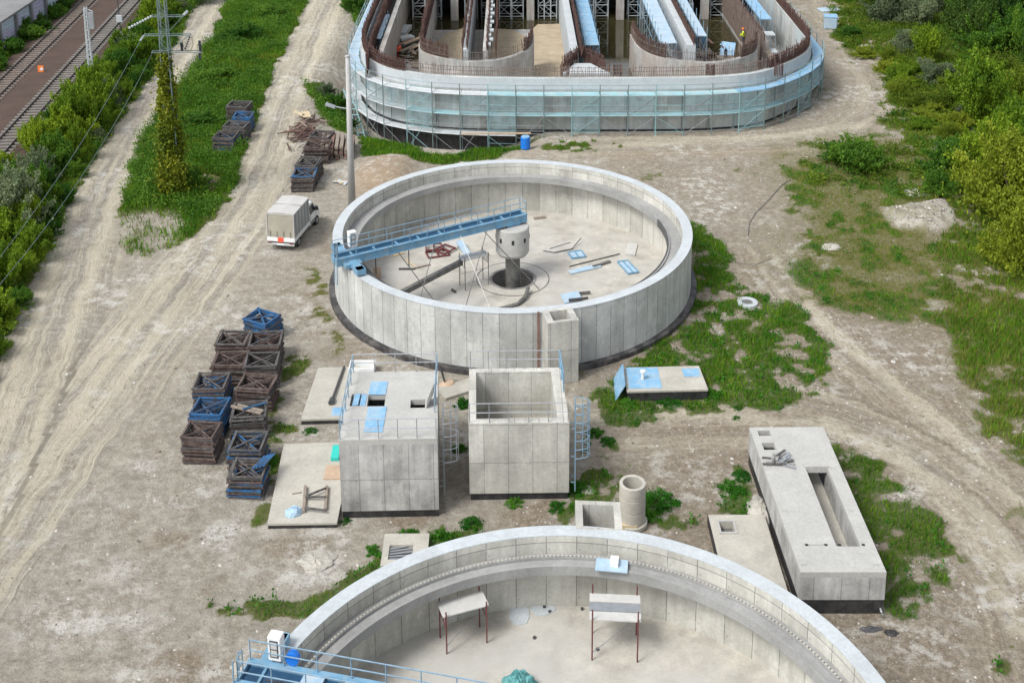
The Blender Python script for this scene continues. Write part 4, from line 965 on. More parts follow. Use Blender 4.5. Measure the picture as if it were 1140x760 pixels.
for si,(h,bl,w_,d_,an,tc,bc,place) in enumerate(ST):
    n=max(6,round(h/.115)); c,s_=math.cos(R(an)),math.sin(R(an)); cx=bl[0]+c*w_/2-s_*d_/2; cy=bl[1]+s_*w_/2+c*d_/2
    for k in range(n):
        top=(k==n-1)
        col=tc if top else {'mix':('blue' if k%3==1 else ('brown' if k%3 else 'grey')),'brown':('brown' if k%4 else 'grey'),'grey':('grey' if k%3 else 'brown'),'blue':('blue' if k%3 else 'grey')}[bc]
        lab=('topmost %s frame with diagonal brace '%({'blue':'blue','grey':'grey weathered','brown':'rusty brown'}[tc]) if top else 'rusty steel frame below the top one ')+place
        j=.075
        frame(col,rng.randrange(3),(cx+rng.uniform(-j,j),cy+rng.uniform(-j,j),k*h/n),R(an)+rng.uniform(-.05,.05),w_+rng.uniform(-.04,.04),d_+rng.uniform(-.04,.04),' '.join(lab.split()[:16]),FGR)
for k in range(3):
    tag(MB().obox((-14.2+.22*k-.3,59.5+.1*k,1.40+.05*k),(1.9-.3*k,.13,.09),R(-22+50*(k==2))).build('loose_beam','wood' if k<2 else 'blue_dark'),'grey beam thrown across the untidy frame stack','beam','beams on the untidy stack')
for k in range(4):
    tag(MB().obox((-12.9+.16*k,54.9+.05*k,1.34+.02*k),(.09,1.5,.06),R(-12),R(-10)).build('blue_plank','frame_blue'),'blue plank laid steeply over the nearest frame stack','plank','blue planks on the nearest frame stack')
# timber heaps
def heap(pts,n,label,mats,L=(1,2.4),h=.7,name='timber_heap',ang=None,cat='timber heap'):
    c=np.mean(np.array(pts),0); t=thing(name,label,cat,(c[0],c[1],0)); P=np.array(pts); sp=P.std(0)*1.1
    for i in range(n):
        x,y=rng.gauss(c[0],sp[0]*.6),rng.gauss(c[1],sp[1]*.6); r=math.hypot((x-c[0])/(sp[0]+.3),(y-c[1])/(sp[1]+.3)); z=h*max(.05,1-r*.6)*rng.random()
        a=rng.uniform(0,3.14) if ang is None else ang+rng.uniform(-.25,.25)
        MB().obox((x,y,z+.05),(rng.uniform(*L),rng.uniform(.07,.14),rng.uniform(.04,.1)),a,0,rng.uniform(-.2,.2)).build('board',rng.choice(mats),t)
    return t
heap(GL([(330,132),(348,132),(350,150),(345,165),(330,162),(328,145)]),70,'long heap of broken reddish boards at the roadside behind the frame stacks',['woodred','wood','rust'],h=.9)
for k,(px,py,an,w_) in enumerate(((333,127,-50,.35),(341,128,-75,.7))):
    p=at(px,py,.7); tag(MB().obox((p.x,p.y,.75),(1.6,w_,.07),R(an)).build('light_board','woodyel'),('narrow' if k==0 else 'wide')+' light yellow board on top of the broken board heap','board')
heap(GL([(212,200),(232,200),(238,212),(215,213)]),40,'flat heap of reddish laths lying in the tall grass',['woodred','wood'],h=.4,ang=-.9,name='lath_heap')
tk=thing('timber_stack','stack of squared dark timbers right behind the concrete pole','timber stack',tuple(at(378,170)))
c_=tk.location
for l in range(5):
    for k in range(7 if l<4 else 5): MB().obox((c_.x-1.4+.42*k,c_.y+rng.uniform(-.1,.1),.15+.24*l),(.3,3.4,.2),R(4)+rng.uniform(-.03,.03)).build('timber','wood' if (k+l)%3 else 'woodred',tk)
p=at(383,205); t=thing('yellow_scrap','crumpled pale yellow insulation scraps at the foot of the pole','scrap',tuple(p))
for i in range(5): MB().obox((p.x+rng.uniform(-.7,.5),p.y+rng.uniform(-.5,.5),.1),(rng.uniform(.4,.9),.25,.06),rng.uniform(0,3),rng.uniform(-.4,.4)).build('scrap_piece','woodyel' if i%2 else 'rim',t)

# ================================================================== truck
def truck():
    p=at(322,270); base=Vector((-16.2,84.2,0)); yaw=R(-11)
    t=thing('delivery_truck','small white truck with grey tarpaulin box and an orange red plate at its rear','truck',tuple(base))
    c,s_=math.cos(yaw),math.sin(yaw)
    W=lambda v:(base.x+v.x*c-v.y*s_,base.y+v.x*s_+v.y*c,v.z)
    def P(mb,n,m,**k): return mb.xf(W).build(n,m,t,**k)
    w=1.03
    # box: side/roof/back of tarpaulin
    P(MB().add([(-w,-2.35,1.02),(w,-2.35,1.02),(w,.75,1.02),(-w,.75,1.02),(-w,-2.35,2.85),(w,-2.35,2.85),(w,.75,2.85),(-w,.75,2.85)],[(1,2,6,5),(3,0,4,7),(2,3,7,6)]),'tarpaulin_side','tarpside')
    P(MB().add([(-w,-2.37,2.85),(0,-2.39,2.93),(w,-2.37,2.85),(w,.77,2.85),(0,.8,2.93),(-w,.77,2.85)],[(0,1,4,5),(1,2,3,4)]),'tarpaulin_roof','tarp')
    g=MB().add([(-w,-2.36,1.0),(-.4,-2.40,1.0),(.3,-2.38,1.0),(w,-2.36,1.0),(-w,-2.36,2.87),(-.4,-2.37,2.9),(.3,-2.37,2.9),(w,-2.36,2.87)],[(0,1,5,4),(1,2,6,5),(2,3,7,6)]); P(g,'tarpaulin_back','tarpback')
    P(MB().box(-w-.01,w+.01,-2.40,.8,2.78,2.84).box(-w-.012,-w+.05,-2.41,-2.36,1,2.8).box(w-.05,w+.012,-2.41,-2.36,1,2.8),'box_frame','tarp')
    P(MB().box(-w-.02,w+.02,-2.42,.8,.72,1.03),'drop_side','white')
    for k in range(5):
        for sx in (-1,1): P(MB().box(min(sx*w,sx*(w+.012)),max(sx*w,sx*(w+.012)),-2.05+.62*k,-2.02+.62*k,.98,2.8),'tarp_strap','steel_dark')
    for k in range(4): P(MB().box(-.78+.5*k,-.755+.5*k,-2.415,-2.395,.98,1.5),'tarp_strap','steel_dark')
    P(MB().box(-w-.015,w+.015,-.85,-.80,2.86,2.94),'roof_seam','tarpside')
    for sx in (-1,1): P(MB().box(min(sx*.988,sx*.998),max(sx*.988,sx*.998),1.02,1.045,.75,1.95).box(min(sx*.988,sx*.998),max(sx*.988,sx*.998),2.2,2.22,.75,1.25),'door_seam','steel_dark')
    P(MB().box(-.22,.2,-2.445,-2.42,.70,1.04),'warning_plate','redplate')
    P(MB().box(-w,w,-2.52,-2.42,.48,.62),'rear_bumper','tarp')
    P(MB().box(-.26,.26,-2.54,-2.52,.50,.60),'number_plate','white')
    for sx in (-1,1): P(MB().box(sx*.82-.14,sx*.82+.14,-2.54,-2.50,.62,.72),'tail_light','red')
    P(MB().box(-.6,.6,-2.35,2.5,.42,.72),'chassis','steel_dark')
    # cab
    prof=[(.85,.5),(.85,2.05),(1.05,2.2),(1.75,2.15),(2.35,1.35),(3.0,1.15),(3.12,.9),(3.12,.45),(2.75,.42)]
    g=MB(); n=len(prof); L=[(-.9 if z>1.5 else -.98,y,z) for y,z in prof];Rr=[(.9 if z>1.5 else .98,y,z) for y,z in prof]
    g.add(L+Rr,[tuple(range(n)),tuple(range(2*n-1,n-1,-1))]+[(i,n+i,n+(i+1)%n,(i+1)%n) for i in range(n)]); P(g,'cab','white',bev=.05)
    for sx in (-1,1):
        g=MB(); x=sx*.965
        g.add([(sx*.992,1.1,1.32),(sx*.992,2.18,1.32),(sx*.925,1.78,1.98),(sx*.925,1.1,1.98)],[(0,1,2,3) if sx>0 else (3,2,1,0)]); P(g,'side_window','glass')
        P(MB().box(sx*1.0 if sx<0 else 1.0,sx*1.22 if sx>0 else -1.0,2.05,2.15,1.3,1.62) if sx>0 else MB().box(-1.22,-1.0,2.05,2.15,1.3,1.62),'wing_mirror','steel_dark')
        P(MB().box(min(sx*.985,sx*1.0),max(sx*.985,sx*1.0),1.05,2.3,.6,.72),'side_trim','steel_dark')
        P(MB().box(min(sx*.7,sx*.95),max(sx*.7,sx*.95),3.1,3.14,.78,.95),'headlight','rim')
        for y,nm in ((-1.45,'rear_wheel'),(2.35,'front_wheel')):
            wh=thing_child(t,nm)
            g=MB().tube((sx*1.0,y,.36),(sx*.74,y,.36),.36,24); P(g,nm,'tyre')
            g=MB().tube((sx*1.012,y,.36),(sx*.98,y,.36),.2,16); P(g,'wheel_rim','galv')
        g=MB().ring(0,0,.38,.5,-.12,.12,0,math.pi,10); g.xf(lambda v:Vector((sx*.9+v.z,-1.45+v.x,.36+v.y))); P(g,'mudguard','steel_dark')
    g=MB().add([(-.85,1.82,2.08),(.85,1.82,2.08),(.9,2.33,1.42),(-.9,2.33,1.42)],[(0,3,2,1)]);g.v=[(a,b+.02,c+.02) for a,b,c in g.v];P(g,'windscreen','glass')
def thing_child(*a): return None
truck()

# ================================================================== pole, pylon, masts, wires
bx,by=G(392,229); t=thing('concrete_pole','tall round concrete pole behind the far tank with a lamp arm low down','pole',(bx,by,0))
MB().tube((bx,by,-.3),(bx+.1,by,12.1),.30,16,.16).build('pole_shaft','polec',t,smooth=True)
MB().tube((bx+.08,by,12.1),(bx+.08,by,12.2),.19,14).build('pole_cap','polec',t)
MB().tube((bx,by,7.95),(bx-1.0,by+.1,8.1),.05,8).build('lamp_arm','galv',t)
g=MB(); g.hexa([(bx-1.0,by-.12,8.0),(bx-1.0,by+.22,8.0),(bx-1.75,by+.32,8.28),(bx-1.75,by-.2,8.28),(bx-1.0,by-.1,8.18),(bx-1.0,by+.2,8.18),(bx-1.7,by+.28,8.42),(bx-1.7,by-.16,8.42)]); g.build('lamp_head','galv',t)
PX,PY=-26.75,91.6
t=thing('lattice_pylon','steel lattice power pylon rising out of a creeper column at the roadside','pylon',(PX,PY,0))
def hw(z): return .46-.012*z
g=MB()
for sx in (-1,1):
    for sy in (-1,1): g.beam((PX+sx*hw(0),PY+sy*hw(0),-.2),(PX+sx*hw(19),PY+sy*hw(19),19.5),.075,.075)
g.build('mast_leg','tealdk',t)
g=MB();z=.2;k=0
while z<19:
    a,b=hw(z),hw(z+.75)
    for s in (-1,1):
        q=1 if k%2 else -1
        g.beam((PX-q*a,PY+s*a,z),(PX+q*b,PY+s*b,z+.75),.03,.03);g.beam((PX+s*a,PY-q*a,z),(PX+s*b,PY+q*b,z+.75),.03,.03)
        if k%2==0: g.beam((PX-a,PY+s*a,z),(PX+a,PY+s*a,z),.04,.04);g.beam((PX+s*a,PY-a,z),(PX+s*a,PY+a,z),.04,.04)
    z+=.75;k+=1
g.build('lattice_bracing','tealdk',t)
for z,l,r_ in ((14.9,.8,1.6),(13.4,1.5,2.0),(12.05,1.0,2.75)):
    g=MB()
    for s in (-.25,.25): g.beam((PX-l,PY+s,z),(PX+r_,PY+s,z),.05,.06)
    g.beam((PX-l,PY-.25,z),(PX-l,PY+.25,z),.07,.07);g.beam((PX+r_,PY-.25,z),(PX+r_,PY+.25,z),.07,.07)
    if z<13: pass
    else: g.beam((PX+r_,PY,z+.02),(PX+.4,PY,z-1.2),.05,.05)
    g.build('cross_arm','tealdk',t)
def insul(a,b,mat='glass',n=7,r=.11):
    a=Vector(a);b=Vector(b);g=MB();g.tube(a,b,.025,6)
    for i in range(n):
        q=a+(b-a)*(i+.5)/n; g.tube(q-(b-a)*.25/n,q+(b-a)*.25/n,r,10)
    return g.build('insulator',mat,t)
insul((PX+1.3,PY,12.1),(PX+1.3,PY-.1,12.8));insul((PX+2.7,PY,12.05),(PX+2.7,PY-.1,12.95));insul((PX+2.7,PY-.3,12.0),(PX+2.7,PY-.3,11.5))
insul((PX-.8,PY,14.9),(PX-2.4,PY-1.0,14.2),'rim',9,.10);insul((PX+1.6,PY,14.95),(PX+1.75,PY+.6,15.1),'rim',3)
insul((PX-1.5,PY-.2,13.4),(PX-1.6,PY-.9,13.2),'rim',4,.08)
insul((PX+2.0,PY-.1,13.3),(PX+1.6,PY-.3,12.3),'glass',6,.07)
MB().path([(PX+2.1,PY,13.35),(PX+2.2,PY-.1,12.6),(PX+1.9,PY-.2,12.0),(PX+1.5,PY-.1,12.3),(PX+1.35,PY,12.85)],.02,5).build('jumper_wire','steel_dark',t)
def wire(a,b,sag,r,label):
    a=Vector(a);b=Vector(b);P=[]
    for i in range(31):
        f=i/30;q=a+(b-a)*f;q.z-=4*sag*f*(1-f);P.append(tuple(q))
    tag(MB().path(P,r,5).build('power_line','tealdk'),label,'wire')
# the line runs on towards the next support, off to the lower left
for (st,mid,zz,lb) in (((PX-1.6,PY-.9,13.2),(70,190),9.9,'left power line running from the pylon over the bushes'),((PX-.95,PY,12.05),(95,190),8.9,'right power line running from the pylon along the road edge')):
    m=Vector((*G(*mid,zz),zz)); e=Vector(st)+(m-Vector(st))*4.0; e.z=13
    # choose sag so that it passes the surveyed point
    f=.25; sag=(st[2]+(13-st[2])*f-zz)/(4*f*(1-f)); wire(st,e,sag,.016,lb)
# railway catenary mast
p=Vector((-42.6,119.6,0));t=thing('catenary_mast','white lattice catenary mast standing between the bushes and the tracks','mast',tuple(p))
g=MB()
for s in (-1,1): 
    for q in (-1,1): g.beam((p.x+s*.24,p.y+q*.18,-.2),(p.x+s*.12,p.y+q*.12,8.4),.08,.08)
g.build('mast_leg','rim',t);g=MB()
for k in range(16):
    z=.3+k*.5;q=1 if k%2 else -1;a=.24-.12*z/8.4
    for y in (-.16,.16): g.beam((p.x-q*a,p.y+y,z),(p.x+q*a,p.y+y,z+.5),.04,.04)
g.build('mast_bracing','rim',t)
MB().box(p.x+.25,p.x+.75,p.y-.15,p.y+.15,6.2,7.9).build('tension_weight','galv',t);MB().beam((p.x-.1,p.y,8.3),(p.x+.7,p.y,8.0),.07,.07).build('bracket','rim',t)
p=at(137,60);t=thing('signal_post','thin dark trackside post carrying two white boxes','signal post',(p.x,p.y,0))
MB().tube((p.x,p.y,0),(p.x-.2,p.y,9),.07,8).build('post','steel_dark',t)
zz=3.2
for z,h_ in ((2.1,.45),(3.7,.75)): MB().box(p.x-.32,p.x+.3,p.y-.35,p.y-.08,z,z+h_).build('white_box','rim',t)
p=at(46,83); t=thing('trackside_marker','small orange marker board between the two tracks','marker',tuple(p)); MB().box(p.x-.3,p.x+.3,p.y-.03,p.y+.03,.25,.95).build('marker_board','orange',t); MB().box(p.x-.04,p.x+.04,p.y+.03,p.y+.07,0,.9).build('marker_post','galv',t); MB().obox((p.x+.1,p.y-.06,.6),(.3,.02,.3),0,0,R(45)).build('marker_symbol','white',t)
# ================================================================== railway
def railway(cx0,cy0,slope,label,smat,y0,y1):
    L=lambda y,o,z:(cx0+slope*(y-cy0)+o,y,z)
    t=thing('railway_track',label,'railway track',L(cy0,0,0)); g=MB();y=y0
    while y<y1: 
        g.obox(L(y,0,.30),(2.5,.22,.16),math.atan2(-slope,1)); y+=.78
    o=g.build('sleepers',smat,t);o['kind']='stuff'
    for s in (-1,1):
        g=MB().beam(L(y0,s*.76,.45),L(y1,s*.76,.45),.075,.15).beam(L(y0,s*.76,.385),L(y1,s*.76,.385),.15,.02);g.build('rail','rail',t)
        g=MB().beam(L(y0,s*.76,.53),L(y1,s*.76,.53),.05,.006);g.build('rail_head','pipe',t)
railway(-51.75,121,-.080,'railway track with brown sleepers next to the graffiti building','sleepb',60,330)
railway(-44.95,104,-.074,'railway track with pale concrete sleepers next to the bushes','sleep',60,330)
def ballmat():
    m,n,b=newmat('ballast'); pos=N(n,'ShaderNodeNewGeometry').outputs['Position']; v=N(n,'ShaderNodeTexVoronoi'); v.inputs['Scale'].default_value=9; n.links.new(pos,v.inputs['Vector'])
    c=mixc(n,mapr(n,noise(n,.4,4,pos),.3,.7,0,1),(.066,.038,.024),(.115,.070,.048)); c=mixc(n,mapr(n,v.outputs['Distance'],.1,.6,0,.6),c,(.04,.028,.024)); c=mixc(n,mapr(n,noise(n,12,5,pos,.8),.58,.72,0,.5),c,(.2,.16,.14))
    n.links.new(c,b.inputs['Base Color']);b.inputs['Roughness'].default_value=.95;bump(n,b,v.outputs['Distance'],.6,.04);return m
M['ballast']=ballmat()
g=MB();ys=np.arange(60,331,3.)
for a,b in zip(ys[:-1],ys[1:]):
    def row(y):
        l=-51.75-.08*(y-121);r_=-44.95-.074*(y-104); w=lambda s:float(vn(np.array([y*.7]),np.array([s]),3)[0]-.5)*.5
        return [(l-3.6+w(1),y,-.05),(l-2.6+w(2),y,.12),(l-1.5,y,.27),(r_+1.4,y,.27),(r_+2.1+w(3),y,.1),(r_+3.1+w(4),y,-.05)]
    A_,B_=row(a),row(b)
    for i in range(5): g.add([A_[i],A_[i+1],B_[i+1],B_[i]],[(0,1,2,3)])
o=g.build('railway_ballast','ballast');tag(o,'brown stone ballast bed under both tracks','ballast',kind='structure')
# ================================================================== graffiti building
t=thing('warehouse','low building with flat grey roof and pale blue graffiti wall by the railway','building',(-65,155,0))
g=MB().box(-74,-56.9,131.5,185,0,3.3);g.build('wall','graf',t)
MB().box(-74.3,-56.6,131.2,185.3,3.3,3.55).build('roof','roof',t)
y=132.0
while y<185: MB().box(-56.895,-56.6,y,y+.45,0,3.29).build('pilaster','roof',t);y+=4.6
MB().box(-57.4,-56.5,131.0,131.19,.2,3.2).build('downpipe','steel_dark',t)
p=at(3,48); tag(MB().obox((p.x,p.y,1.0),(.9,.5,.6),0).build('junction_box','rim'),'small white trackside box in front of the graffiti building','box')
# ================================================================== basin under construction
ZT=5.0
t=thing('concrete_basin','large round cornered concrete basin under construction with rusty starter bars and inner walls','basin',(7.3,125,0))
BAS=t
def offset(P,d):
    o=[];n=len(P)
    for i in range(n):
        a=np.array(P[max(i-1,0)]);b=np.array(P[min(i+1,n-1)]);e=(b-a)/np.linalg.norm(b-a); o.append((P[i][0]-e[1]*d,P[i][1]+e[0]*d))
    return o
# OC runs anticlockwise: left side down, along the front, right side up; interior is on the left hand
mid_=offset(OC,.28)
MB().wallpath(mid_,.55,-2.0,ZT).build('outer_wall','basin',t)
MB().wallpath(offset(OC,-.012),.03,3.95,ZT+.004).build('upper_pour','rim',t)
MB().wallpath(offset(OC,-.06),.12,-2.3,.15).build('bitumen_base','black',t)
g=MB().prism(offset(OC,.4),-.2,.3);g.build('floor_slab','basin_in',t)
def rebar(pts,z0,z1,step,name='starter_bars',mat='rust',par=None,w=.045,rows=3):
    g=MB();P=[np.array(p,float) for p in pts]
    seg=[np.linalg.norm(b-a) for a,b in zip(P[:-1],P[1:])];tot=sum(seg);s=0;i=0;acc=0
    while s<tot:
        while i<len(seg)-1 and s>acc+seg[i]: acc+=seg[i];i+=1
        q=P[i]+(P[i+1]-P[i])*((s-acc)/seg[i]); hh=z1+rng.gauss(-.05,.13)
        dx,dy=rng.gauss(0,.07),rng.gauss(0,.07)
        if q[1]<176: g.beam((q[0],q[1],z0),(q[0]+dx,q[1]+dy,hh),w,w)
        s+=step
    for k in range(rows):
        z=z0+(z1-z0)*(k+.6)/rows
        for a,b in zip(P[:-1],P[1:]): g.beam((*a,z),(*b,z),w*.8,w*.8)
    return g.build(name,mat,par or t)
li=[p for p in offset(OC,.42)]
i0=[k for k,p in enumerate(li) if p[1]<109 and p[0]<0][0]; i1=[k for k,p in enumerate(li) if p[1]<109][-1]
rebar(li[:i0+1],ZT-.05,ZT+1.15,.12,par=t,w=.05);rebar([p for p in offset(OC,.2)][:i0+1],ZT-.05,ZT+1.0,.13,par=t,w=.05)
rebar(li[i0:i1+1],ZT-.05,ZT+1.0,.19,mat='rustpale',par=t,w=.05,rows=3)
rebar(li[i1:],ZT-.05,ZT+1.15,.12,par=t,w=.05);rebar([p for p in offset(OC,.2)][i1:],ZT-.05,ZT+1.0,.13,par=t,w=.05)
for px in (628,687,790,866):   # column like bundles of bars on the front
    x,y=G(px,82,ZT); g=MB()
    for k in range(16): a=k*.39; g.beam((x+.38*math.cos(a),107.0+.3*math.sin(a),ZT-.1),(x+.38*math.cos(a),107.0+.3*math.sin(a),ZT+1.0),.05,.05)
    g.build('bar_bundle','rust',t)
# guide walls (half rings)
S1=[(-9.3,121.4),(-9.0,118.8),(-7.6,116.9),(-5.3,115.4),(-3.5,115.0),(-.9,115.8),(1.1,118.2),(1.9,121.1),(2.0,124.5)]
S2=[(12.5,124.2),(12.8,119.6),(14.1,116.5),(16.5,114.7),(19.4,114.2),(21.8,115.3),(23.8,117.4),(24.7,120.6)]
for S in (S1,S2):
    c=ccurve(S,5); MB().wallpath(c,.5,.3,4.0).build('guide_wall','basin_in',t)
    k=len(c)//5
    rebar(offset(c,-.12 if S is S2 else -.1),3.95,5.1,.22,mat='rustpale',par=t,w=.035,rows=2)
    rebar(c[:k+6],3.95,5.5,.09,par=t,w=.06);rebar(c[-k-3:],3.95,5.3,.1,par=t,w=.06)
# long partition walls
def pw(x,y0,y1,z,w=.45,mat='basin_in',bars=0,side=1):
    MB().box(x-w/2,x+w/2,y0,y1,.3,z).build('partition_wall',mat,t)
    if bars: rebar([(x+side*w*.3,y0),(x+side*w*.3,min(y1,165))],z-.05,z+bars,.11,par=t,w=.055)
pw(-12.9,113.5,180,4.6,.5,'basin_in',0); rebar([(-13.6,110.3),(-13.9,118),(-13.9,165)],3.9,6.0,.1,par=t,w=.07)
pw(-9.3,121.4,180,4.0,.5,'basin_in',2.2);rebar([(-9.0,119.5),(-9.0,165)],4,6.1,.1,par=t,w=.07)
pw(-4.55,115.6,180,5.0,.5,'rim',.9,1);rebar([(-4.85,116),(-4.85,160)],3.5,5.9,.14,par=t)
pw(-2.65,116.5,180,4.6,.5,'basin_in',.4,1);rebar([(-1.6,117),(-1.7,160)],3.0,5.4,.12,par=t)
for k in range(20): MB().box(-2.55+(k%2)*.22,-2.15+(k%2)*.22,118+k*1.7,118.9+k*1.7,4.6,4.75).build('form_block','rim' if k%2 else 'deckw',t)
pw(6.0,114.2,180,5.0,.75,'rim',0);rebar([(6.6,113.5),(6.6,165)],4.9,6.1,.1,par=t,w=.07)
pw(17.55,116.6,180,5.0,.9,'rim',.9,1)
pw(25.7,120.6,180,4.2,.5,'basin_in',.8,-1);rebar([(25.2,119),(25.4,165)],1.0,5.2,.14,mat='rustpale',par=t)
# central wedge
g=MB(); g.prism([(3.4,109.0),(10.2,108.9),(8.3,111.8),(7.0,114.2),(6.0,114.2),(4.7,111.8)],.3,3.7); g.build('wedge_base','basin_in',t)
g=MB();g.prism([(4.6,109.3),(9.0,109.3),(7.4,112.4),(5.9,112.4)],3.7,4.5);g.build('wedge_top','rim',t)
for (a,b) in (((4.6,109.6),(6.3,114.2)),((9.0,109.6),(6.9,114.2))): rebar([a,b],3.7,5.4,.12,par=t,w=.06)
rebar([(4.8,111.6),(6.6,114.8),(8.6,111.6)],4.4,5.6,.1,par=t,w=.06)
# sand beds and water
g=MB().prism([(2.5,107.6),(5.8,107.6),(5.7,132),(5.7,141.5),(3,141.3),(2.3,139),(2.3,125)],.3,.42);g.build('sand_bed','sand',t)
g=MB().prism([(-8.9,119.5),(-7.2,117.3),(-4.9,116.3),(-4.8,128),(-4.8,141),(-7.5,137.5),(-9.0,133)],.3,.44);g.build('sand_bed','sand',t)
g=MB().prism([(-2.3,117.2),(-.6,117.6),(1,120.2),(1.6,124),(1.6,136),(0,139),(-2.3,139.5)],.3,.44);g.build('sand_bed','sand',t)
g=MB().prism([(-12.6,113.2),(-10.4,110.6),(-8,109.2),(-4,108),(-6.5,114.8),(-9,117),(-12,119)],.3,.40);g.build('sand_bed','sand',t)
g=MB()
for x0,x1,y0,y1 in ((6.5,17,107.4,180),(18.1,25.4,115.4,180),(-12.6,-9.6,120,180),(-9,5.6,139.5,180),(17,21.4,107.6,114)): g.box(x0,x1,y0,y1,.301,.36)
g.build('standing_water','water',t)
# back: slab on columns, falsework
MB().box(-12.6,29.6,143.2,182,5.2,5.7).build('upper_slab','basin_in',t)
for x in (-8.74,2.2,12.95,23.1): 
    if x==-8.74: x=-6.9
    MB().box(x-.45,x+.45,143.3,144.2,.3,5.2).build('column','basin_in',t)
MB().box(-12.6,29.6,149,149.3,.3,5.2).build('shade_backing','dark',t)  # near-black backing, stands in for the deep shade under the slab
SHG='shoring towers under the slab'
def shore():
    s=thing('shoring_tower','grey steel shoring tower under the far slab of the basin','shoring tower',(0,0,0),SHG)
    g=MB()
    for x in (-.75,.75):
        for y in (-.7,.7): g.tube((x,y,0),(x,y,4.8),.06,5)
    g.build('leg','rim',s);g=MB()
    for z in (.35,1.7,3.05,4.4):
        for y in (-.7,.7): g.beam((-.75,y,z),(.75,y,z),.07,.07)
        for x in (-.75,.75): g.beam((x,-.7,z),(x,.7,z),.06,.06)
    g.build('ledger','rim',s);g=MB()
    for k,z in enumerate((.35,1.7,3.05)):
        q=1 if k%2 else -1; g.beam((-.75*q,-.7,z),(.75*q,-.7,z+1.35),.05,.05);g.beam((.75*q,.7,z),(-.75*q,.7,z+1.35),.05,.05)
    g.build('diagonal','rim',s); return s
sh=shore();first=True
for row,yy in enumerate((144.6,)):
    for i,x in enumerate((-11.2,-9.2,-5.0,-3.0,-.7,1.0 if row else .6,3.9,6.6 if row else 4.6,9.0,10.9,14.7,16.6,18.6,20.8,24.6,27.0)):
        if first: sh.location=(x,yy,.36);first=False
        else: copytree(sh,(x+rng.uniform(-.1,.1),yy,.36))
# access platforms inside the basin (blue decked)
def iplat(x0,x1,y0,y1,z,mat,label):
    s=thing('access_platform',label,'platform',((x0+x1)/2,(y0+y1)/2,.36)); 
    k=y0
    while k<y1: MB().box(x0,x1,k+.03,min(k+2.5,y1)-.03,z,z+.06).build('deck',mat,s);k+=2.5
    g=MB();k=y0
    while k<y1:
        for x in (x0,x1): g.tube((x,k,.36),(x,k,z+1.0),.035,5)
        g.beam((x0,k,1.5),(x1,k,z-.1),.04,.04);k+=2.5
    for x in (x0,x1):
        for q in (z-1.6,z-.1): g.beam((x,y0,q),(x,y1,q),.05,.05)
    g.build('scaffold_tube','galvblue',s)
iplat(7.3,8.7,119.0,142,4.3,'bluefoil','blue decked access platform on the right of the middle partition wall')
iplat(14.8,16.4,118.5,142,4.6,'paleblue','pale blue decked platform left of the white right hand partition wall')
iplat(18.8,19.8,121,142,4.6,'paleblue','narrow pale blue platform right of the white right hand partition wall')
iplat(26.4,27.6,127,142,4.7,'bluefoil','blue platform along the inside of the right outer wall')
iplat(-14.6,-13.4,121.5,131,4.4,'paleblue','pale blue stair platform inside the left outer wall')
for k,(x,y,z) in enumerate(((26.6,124.2,3.9),(26.3,121.2,2.9))):
    s=thing('stair_tower',('upper' if k==0 else 'lower')+' white boarded scaffold landing by the right outer wall','landing',(x,y,.36)); MB().box(x-.6,x+.7,y-.7,y+.7,z,z+.12).build('landing_board','rim',s); g=MB()
    for a in (-.6,.7):
        for b in (-.7,.7): g.tube((x+a,y+b,.36),(x+a,y+b,z+.9),.04,5)
    g.beam((x-.6,y-.7,.8),(x+.7,y-.7,z-.2),.05,.05);g.build('scaffold_tube','galv',s)
g=MB().beam((27.6,112.0,.5),(25.7,121,3.4),.7,.08);tag(g.build('access_ramp','wood'),'timber ramp inside the right corner of the basin','ramp')
# materials lying inside
p=at(443,57,.5);t=thing('red_canister','round red canister on rubble in the left part of the basin','canister',(p.x,p.y,.42)); MB().tube((p.x,p.y,.42),(p.x,p.y,1.05),.38,16).build('body','redplate',t,bev=.05); MB().tube((p.x,p.y,1.05),(p.x,p.y,1.15),.12,10).build('cap','steel_dark',t)
p=at(451,37,.5); tag(MB().obox((p.x,p.y,.8),(.9,3.4,.5),R(-8)).build('white_sheet_stack','rim'),'long white sheet stack in the left part of the basin','sheet stack')
p=at(452,44,.5); tag(MB().obox((p.x,p.y,.7),(1.7,1.2,.3),R(30)).build('white_sheet','deckw'),'tilted white sheet before the long white stack','sheet')
for k,(px,py,a,m) in enumerate(((465,52,-35,'ply'),(455,55,-30,'wood'),(449,50,-28,'woodred'),(459,48,-32,'ply'))):
    p=at(px,py,.5); tag(MB().obox((p.x,p.y,.6+.05*k),(.5,3.2,.12),R(a)).build('formwork_board',m),'brown formwork board lying inside the left part of the basin','board','formwork boards in the left part of the basin')
for k in range(26):
    a=rng.uniform(-1.2,.2); x=rng.uniform(-11,-7);y=rng.uniform(112,118)
    if k<14: tag(MB().obox((x,y,.5+.03*k/4),(rng.uniform(1,3),.08,.08),a).build('rusty_bar','rust'),'rusty reinforcing bar lying in the left corner of the basin','bar','loose bars in the left corner of the basin')
for k in range(14):
    x=rng.uniform(24.3,26.6);y=rng.uniform(113.3,118)
    tag(MB().obox((x,y,.45+.02*k),(rng.uniform(1,3.2),.09,.09),rng.uniform(-1,1)).build('rusty_bar','rust'),'rusty reinforcing bar lying in the right corner of the basin','bar','loose bars in the right corner of the basin')
p=at(844,57,.5); tag(MB().obox((p.x,p.y,1.4),(.5,.4,.6),R(20)).build('white_bag','rim',bev=.05),'small white bag among the rusty bars in the right corner of the basin','bag')
CL='formwork timber scattered on the basin floor'
